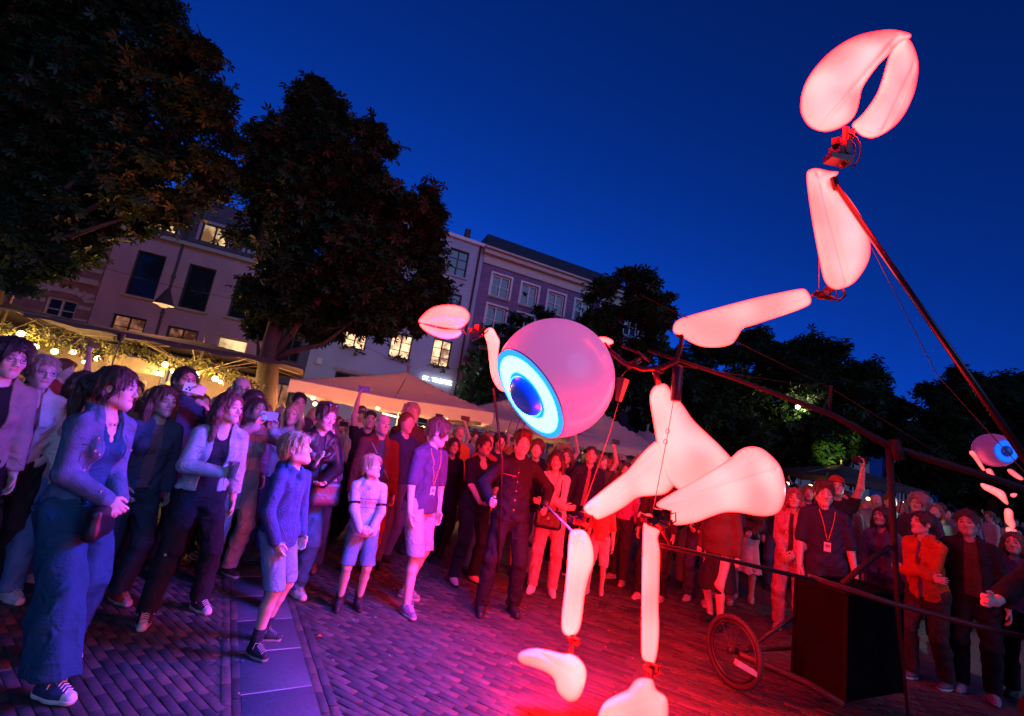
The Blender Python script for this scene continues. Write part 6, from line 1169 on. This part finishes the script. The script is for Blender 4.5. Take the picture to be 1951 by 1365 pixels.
(l, h) = hp_(1122, 852, 6.6); person('short haired man in navy jacket with pale collar behind the pink cardigan', l, -98, min(h, 1.76), .009, fat=1.1, top=dict(col=(.02, .02, .04), collar=1, open=.03), inner=dict(col=(.3, .08, .1)), bottom=('trousers', BLK), shoes=('low', BLK, WHT), hair=('crop', (.05, .03, .03)), skin=SK2, group=GM)
(l, h) = hp_(1086, 858, 7.2); person('brown haired woman looking over the shoulder of the pink cardigan', l, -95, min(h, 1.74), .011, fem=1, top=dict(col=(.04, .02, .04)), bottom=('trousers', BLK), shoes=('low', BLK, BLK), hair=('long', (.12, .06, .04)), group=GM)
(l, h) = hp_(1150, 975, 5.9); person('small child in orange red t-shirt and pale shorts behind the puppet knee', l, -110, 1.18, .008, child=1, head=(0, 8, 0), top=dict(name='t_shirt', col=(.65, .10, .06), sl=.46), bottom=('shorts', (.5, .3, .3), 'cotton', .5), shoes=('low', (.5, .3, .3), WHT), hair=('short', (.12, .07, .04)), group=GM)
for x, y, Y, top_, bot, nm, f_, hr in ((1200, 885, 6.6, (.5, .12, .3), (.05, .03, .05), 'woman in bright pink top half hidden by the glowing thigh', 1, 'long'), (1262, 890, 6.0, (.05, .02, .03), (.03, .02, .03), 'man in dark jacket behind the glowing lower leg', 0, 'short'), (1345, 905, 6.2, (.06, .02, .02), (.05, .05, .10), 'man in dark red top and blue jeans behind the front thigh', 0, 'short'),
                                 (1392, 915, 6.5, (.06, .03, .08), (.30, .20, .32), 'person in lilac trousers standing behind the front thigh', 1, 'bob'), (1428, 925, 6.7, (.08, .03, .03), (.72, .42, .48), 'person in a light patterned wide skirt behind the front thigh', 1, 'long')):
    (l, h) = hp_(x, y, Y); person(nm, l, -125, min(max(h, 1.58), 1.78), .009, fem=f_, top=dict(col=top_), arms=(FRONT if x > 1300 else (None, None)), bottom=('skirt' if 'skirt' in nm else 'trousers', bot), shoes=('low', (.45, .25, .25), WHT), hair=(hr, (.06, .035, .03)), group=GR)
# right side
(l, h) = hp_(1512, 950, 5.6); J = person('person in pink buttoned jacket with hands joined, behind the front thigh', l, -128, 1.60, .007, fem=1, head=(8, 5, 0), arms=((-.06, .22, .98), (.07, .24, .96)), palm=PIN, curl=(.5, .5), top=dict(col=(.50, .20, .26), collar=1, open=.03, hem=.84, amp=.010), inner=dict(col=(.06, .02, .03)), bottom=('trousers', (.42, .18, .24)), shoes=('low', (.4, .2, .22), WHT), hair=('bob', (.3, .12, .1)), group=GR)
buttons(J, 'jacket', [(.05, z) for z in (1.0, 1.1, 1.2, 1.3)])
(l, h) = hp_(1577, 922, 4.9); J = person('young man with dark quiff in navy t-shirt with orange lanyard behind the box', l, -112, min(max(h, 1.66), 1.82), .0065, head=(-4, -4, 0), arms=((-.25, .06, .86), (.25, .06, .86)), top=dict(name='t_shirt', col=(.03, .03, .07), sl=.46, o=.022, amp=.009, collar=1), bottom=('trousers', (.03, .03, .05)), shoes=('low', BLK, BLK), hair=('quiff', (.10, .04, .03)), skin=SK3, group=GR)
lanyard(J, 't_shirt', (.8, .18, .05), drop=.30)
(l, h) = hp_(1600, 912, 6.3); J = person('person in red knitted cap raising a phone high above the crowd', l, -120, min(max(h, 1.70), 1.85), .009, head=(0, 10, 0), arms=((-.22, .14, 1.92, -.8, .1, 0), None), fdir=((0, .1, 1), None), top=dict(col=(.02, .015, .02)), bottom=('trousers', BLK), shoes=('low', BLK, BLK), hair=('short', (.05, .03, .03)), group=GR)
V = Vol(J['Hp'](0, 0, .12)-.14, J['Hp'](0, 0, .12)+.17, .009); V.ell(J['Hp'](0, -.012, .145), np.array([.088, .108, .09])*J['hs'], J['Hm']); V.half(J['Hp'](0, 0, .13), -J['Hm'][:, 2]); P, Q = V.net(); link('cap', mesh('cap', P, Q, cloth((.35, .05, .04), 'knit'), True), J['root'])
phone(J, J['wr'][0]+np.array([.05, .04, .10]), (0, 1, 0), (1, 0, 0), 'phone with bright blue screen held high at the right', (.02, .02, .03), (.1, .35, 1.0), .08, .16)
(l, h) = hp_(1690, 978, 5.4); J = person('woman in blue denim jacket with face turned up left of the mast', l, -150, min(max(h, 1.55), 1.7), .008, fem=1, head=(-10, 8, 0), top=dict(col=(.10, .13, .24), mk='denim', open=.05, collar=1), inner=dict(col=(.15, .06, .12)), bottom=('trousers', DKJ), shoes=('low', BLK, BLK), hair=('bob', (.05, .03, .03)), group=GR)
(l, h) = hp_(1768, 985, 4.7); J = person('woman in orange jacket with arms crossed, dark hair tied back, looking left', l, 200, min(max(h, 1.58), 1.7), .0065, fem=1, head=(-25, 3, 0), arms=CROSS, palm=((.2, -1, 0), (-.2, -1, 0)), fdir=((1, 0, .1), (-1, .15, .15)), curl=(.4, .4), top=dict(col=(.50, .07, .015), hem=.84, collar=1, amp=.011, open=.02), inner=dict(col=(.10, .12, .2), hem=.86), bottom=('trousers', (.06, .03, .03)), shoes=('low', (.1, .06, .1), WHT), hair=('bun', (.05, .03, .03)), skin=SK3, group=GR)
(l, h) = hp_(1852, 985, 4.6); person('man in black jacket over brown sweater facing the puppet at the right', l, 222, min(max(h, 1.66), 1.82), .007, head=(0, 0, 0), top=dict(col=(.015, .014, .022), open=.07, collar=1), inner=dict(col=(.09, .04, .03), mk='knit'), bottom=('trousers', (.015, .015, .02)), shoes=('low', (.25, .2, .3), (.3, .25, .35)), hair=('short', (.06, .035, .03)), skin=SK2, group=GR)
(l, h) = hp_(1757, 945, 6.2); person('grey haired person with backlit hair left of the woman in orange jacket', l, 215, min(max(h, 1.66), 1.84), .009, top=dict(col=(.05, .05, .09)), bottom=('trousers', BLK), shoes=('low', BLK, BLK), hair=('curly', (.3, .22, .2)), group=GR)
(l, h) = hp_(1945, 1052, 4.6); person('person in blue jacket at the right edge below the second puppet', l, 215, 1.52, .009, fem=1, top=dict(col=(.06, .08, .18)), bottom=('trousers', BLK), shoes=('low', BLK, BLK), hair=('long', (.10, .06, .04)), group=GR)
# operator whose hand comes in at the right edge
hl = at(1918, 1160, 2.9); a_ = R_(178-90); tgt = hl-np.array([hl[0]+.62, hl[1]+.02, 0]); 
J = person('operator at the right edge, only a red lit fist on the push rod shows', (hl[0]+.52, hl[1]+.05), 180, 1.74, .008, arms=(None, (.05, .50, float(hl[2]), .9, -.3, -.3)), palm=(None, (-1, 0, 0)), fdir=(None, (0, 1, .1)), curl=(.4, 1.2), top=dict(name='shirt', col=BLK, sl=.8), bottom=('trousers', BLK), shoes=('low', BLK, BLK), hair=('short', (.05, .03, .03)), skin=SK3, group='puppet operators')
# ---------------------------------------------------------------- the crowd behind: copies of twelve figures with their own colours and turns
OCm = pm('dyed_cloth', (1, 1, 1), .9, var=.15, scale=9, bump=.4, bscale=60, objcol=True); OCh = pm('dyed_hair', (1, 1, 1), .6, var=.3, scale=50, bump=.6, bscale=100, stretch=(1, 1, .15), objcol=True)
protos = []
HN = ('short', 'long', 'bob', 'curly', 'bald', 'pony', 'crop', 'bun', 'fringe', 'wavy')
ARM = {0: (None, None), 1: FRONT, 2: CROSS, 3: POCK, 4: (None, (.12, .34, 1.55, .8, .1, -.5)), 5: ((-.16, .1, 1.90, -.8, .1, 0), None)}
for i, (fem, hair, arm, fat) in enumerate(((0, 'short', 0, 1.0), (1, 'long', 1, 1.0), (1, 'bob', 2, 1.1), (0, 'curly', 3, 1.0), (0, 'bald', 2, 1.2), (1, 'pony', 0, 1.0), (0, 'crop', 4, 1.05), (1, 'bun', 3, 1.05), (0, 'fringe', 5, 1.0), (1, 'wavy', 4, 1.0), (0, 'short', 1, 1.3), (1, 'curly', 0, 1.25), (0, 'curly', 2, 1.0), (1, 'long', 3, .95))):
    J = person('x', (0, 0), 90, 1.72, .016, fem=fem, fat=fat, far=True, arms=ARM[arm], head=(rng.uniform(-12, 12), rng.uniform(0, 10), 0), top=dict(name='jacket', col=(.1, .1, .1), hem=(.92, .84, .70, .90, .86)[i % 5], collar=i % 3 == 0, hood=i % 4 == 1, sl=1.0 if i % 5 else .5), bottom=(('trousers', 'trousers', 'flare')[i % 3] if i != 11 else 'skirt', (.05, .05, .05)), hair=(hair, (.1, .05, .03)), shoes=('low', BLK, BLK), skin=(SK1, SK2, SK3)[i % 3])
    for ch in J['root'].children:
        if ch.name.startswith('skirt'): ch.name = 'trousers'
        nm = ch.name.split('.')[0]
        if nm in ('jacket', 'trousers', 'hair'): ch.data.materials.clear(); ch.data.materials.append(OCh if nm == 'hair' else OCm)
        if nm == 'hair' and hair == 'bald': pass
    protos.append((J['root'], fem, hair, arm)); WR = globals().setdefault('WR', {}); WR[i] = J['wr'][1 if arm == 4 else 0]+np.array([-.03 if arm == 4 else .03, .05, .10])
TOPS = [('black', (.014, .013, .016)), ('navy', (.02, .03, .07)), ('white', (.55, .53, .5)), ('red', (.35, .04, .04)), ('grey', (.14, .14, .15)), ('pale blue', (.25, .32, .45)), ('pink', (.5, .25, .28)), ('brown', (.09, .05, .035)), ('green', (.06, .10, .06)), ('beige', (.35, .28, .2)), ('purple', (.12, .05, .16)), ('orange', (.5, .15, .03))]
HC = [('dark haired', (.025, .015, .012)), ('brown haired', (.09, .045, .025)), ('blond', (.38, .26, .13)), ('grey haired', (.35, .32, .3)), ('auburn', (.16, .05, .025)), ('light brown haired', (.2, .11, .06))]
SIT = {0: 'with arms hanging', 1: 'with hands joined', 2: 'with crossed arms', 3: 'with hands in pockets', 4: 'filming with a phone at eye level', 5: 'filming with one arm raised high'}
LEN = {'short': 'short haired', 'long': 'long haired', 'bob': 'bob haired', 'curly': 'curly', 'bald': 'balding', 'pony': 'ponytailed', 'crop': 'crop haired', 'bun': 'tied back haired', 'fringe': 'fringed', 'wavy': 'wavy haired'}
near = [(o.location[0], o.location[1]) for o in COL.objects if o.parent is None and o.name.startswith('person') and o.get('category') == 'person' and o['label'] != 'x']
trees_xy = [(-5.65, 11.2), (-11.2, 9.5), (-11.6, 10.3), (-7.6, 11.2), (-2.9, 11.8)]
def where(px, Y):
    if px < 180: s = 'under the left parasol'
    elif px < 480: s = 'under the second parasol'
    elif px < 600: s = 'by the chestnut trunk'
    elif px < 900: s = 'before the big white parasol'
    elif px < 1060: s = 'below the eyeball'
    elif px < 1270: s = 'before the market tent'
    elif px < 1530: s = 'behind the glowing thigh'
    elif px < 1700: s = 'between the box and the far lights'
    else: s = 'beyond the mast'
    return s
placed = list(near); used_l = {}; cnt = 0
spots = []
for Yr, n, px0, px1 in ((5.6, 16, -40, 1990), (6.4, 22, -20, 1980), (7.2, 26, -20, 1980), (8.1, 30, -20, 1980), (9.1, 34, -20, 1980), (10.3, 34, 0, 1980), (12, 34, 700, 1980), (14, 32, 900, 1980), (17, 30, 1000, 1980)):
    for k in range(n): spots.append((px0+(px1-px0)*(k+rng.uniform(.15, .85))/n, Yr+rng.uniform(-.35, .35)))
for px, Y in spots:
    hy = 852+(px-975)*.165; p = at(px, hy, Y); x, y = p[0], p[1]; mind = .42 if Y < 7 else .40
    if any((x-a)**2+(y-b)**2 < mind**2 for a, b in placed) or any((x-a)**2+(y-b)**2 < .45 for a, b in trees_xy): continue
    # keep clear sight lines at the front: the near row is the named people
    if Y < 6.0 and (840 < px < 1010 or 1180 < px < 1300 or 560 < px < 700 or px < 60): continue
    if px > 1855 and Y < 10.8: continue
    placed.append((x, y)); i = int(rng.integers(0, len(protos)))
    if protos[i][3] == 5 and rng.random() < .6: i = 0
    src, fem, hair, arm = protos[i]; first = cnt < 0
    r = src.copy(); COL.objects.link(r); r.name = 'person'; s = float(np.clip(rng.normal(.985 if not fem else .945, .035), .86, 1.07))
    r.location = (x, y, 0); r.scale = (s,)*3; aim = math.degrees(math.atan2(3.6-y, 1.0-x)); r.rotation_euler = (0, 0, R_(aim-90+rng.normal(0, 16)))
    tn, tc_ = TOPS[int(rng.choice(len(TOPS), p=[.27, .19, .04, .06, .12, .06, .04, .08, .05, .03, .03, .03]))]; hn, hc_ = HC[int(rng.integers(0, len(HC)))]; bt = rng.choice(3)
    for ch in list(src.children):
        c = ch.copy(); COL.objects.link(c); c.parent = r; nm = ch.name.split('.')[0]
        if nm == 'jacket': c.color = (*[q*rng.uniform(.8, 1.2) for q in tc_], 1)
        elif nm == 'hair': c.color = (*hc_, 1)
        elif nm == 'trousers': c.color = (*((.015, .015, .02), (.05, .07, .14), (.18, .15, .13))[bt], 1)
        for gc in ch.children: c2 = gc.copy(); COL.objects.link(c2); c2.parent = c
    row = 'front row' if Y < 6.1 else 'second row' if Y < 6.9 else 'third row' if Y < 7.8 else 'fourth row' if Y < 8.8 else 'back rows' if Y < 11 else 'far crowd'
    lb = f"{hn if hair != 'bald' else 'balding'} {'woman' if fem else 'man'} in {tn} {SIT[arm]}, {row}, {where(px, Y)}"
    k_ = used_l.get(lb, 0); used_l[lb] = k_+1
    if k_:
        lb = f"{LEN[hair]} {lb}" if len(lb.split()) < 16 else lb
        if lb in used_l: lb = lb.replace(row, ('nearer ' if rng.random() < .5 else 'deeper ')+row)
        used_l[lb] = 1
    if arm in (4, 5) and Y < 11:
        a_ = r.rotation_euler[2]; w_ = WR[i]*s; ph = empty('phone', (x+w_[0]*math.cos(a_)-w_[1]*math.sin(a_), y+w_[0]*math.sin(a_)+w_[1]*math.cos(a_), w_[2]), a_)
        ph['label'] = 'phone of the '+' '.join([w for w in lb.split() if w not in ('at', 'level', 'a')][:13]); ph['category'] = 'phone'; ph['group'] = 'phones held up to film'
        if '_ph' not in _mats: b = MB(); b.box((0, 0, 0), (.155, .009, .075)); _mats['_ph'] = mesh('case', b.V[0], b.F, pm('phone_case', (.03, .03, .04), .35)); b = MB(); b.box((0, -.0055, 0), (.145, .002, .066)); _mats['_sc'] = mesh('screen', b.V[0], b.F, emis('crowd_phone_screen', (.25, .3, .6), .7))
        link('case', _mats['_ph'], ph); link('screen', _mats['_sc'], ph)
    r['label'] = ' '.join(lb.split()[:16]); r['category'] = 'person'; r['group'] = 'crowd of spectators in the rows behind'; cnt += 1
for src, *_ in protos:
    for ch in list(src.children):
        for gc in list(ch.children): bpy.data.objects.remove(gc)
        bpy.data.objects.remove(ch)
    bpy.data.objects.remove(src)
# bright white lamp somebody carries in the crowd on the right
r = empty('head_torch', tuple(at(1742, 968, 7.0))); tag(r, 'small dazzling bluish white torch in the crowd left of the backlit grey hair', 'torch'); b = MB(); b.sphere((0, 0, 0), .028, 8, 6); b.build('lens', emis('torch_lens', (.6, .85, 1), 25), r, True); b = MB(); b.tube([(0, .02, 0), (0, .07, 0)], .03, 8); b.build('housing', black_steel, r, True)
l = plight(None, 25, (.6, .85, 1), .03); lo_ = bpy.data.objects.new('torch_light', l); COL.objects.link(lo_); lo_.parent = r; lo_.location = (0, -.05, 0)
print('crowd', cnt)
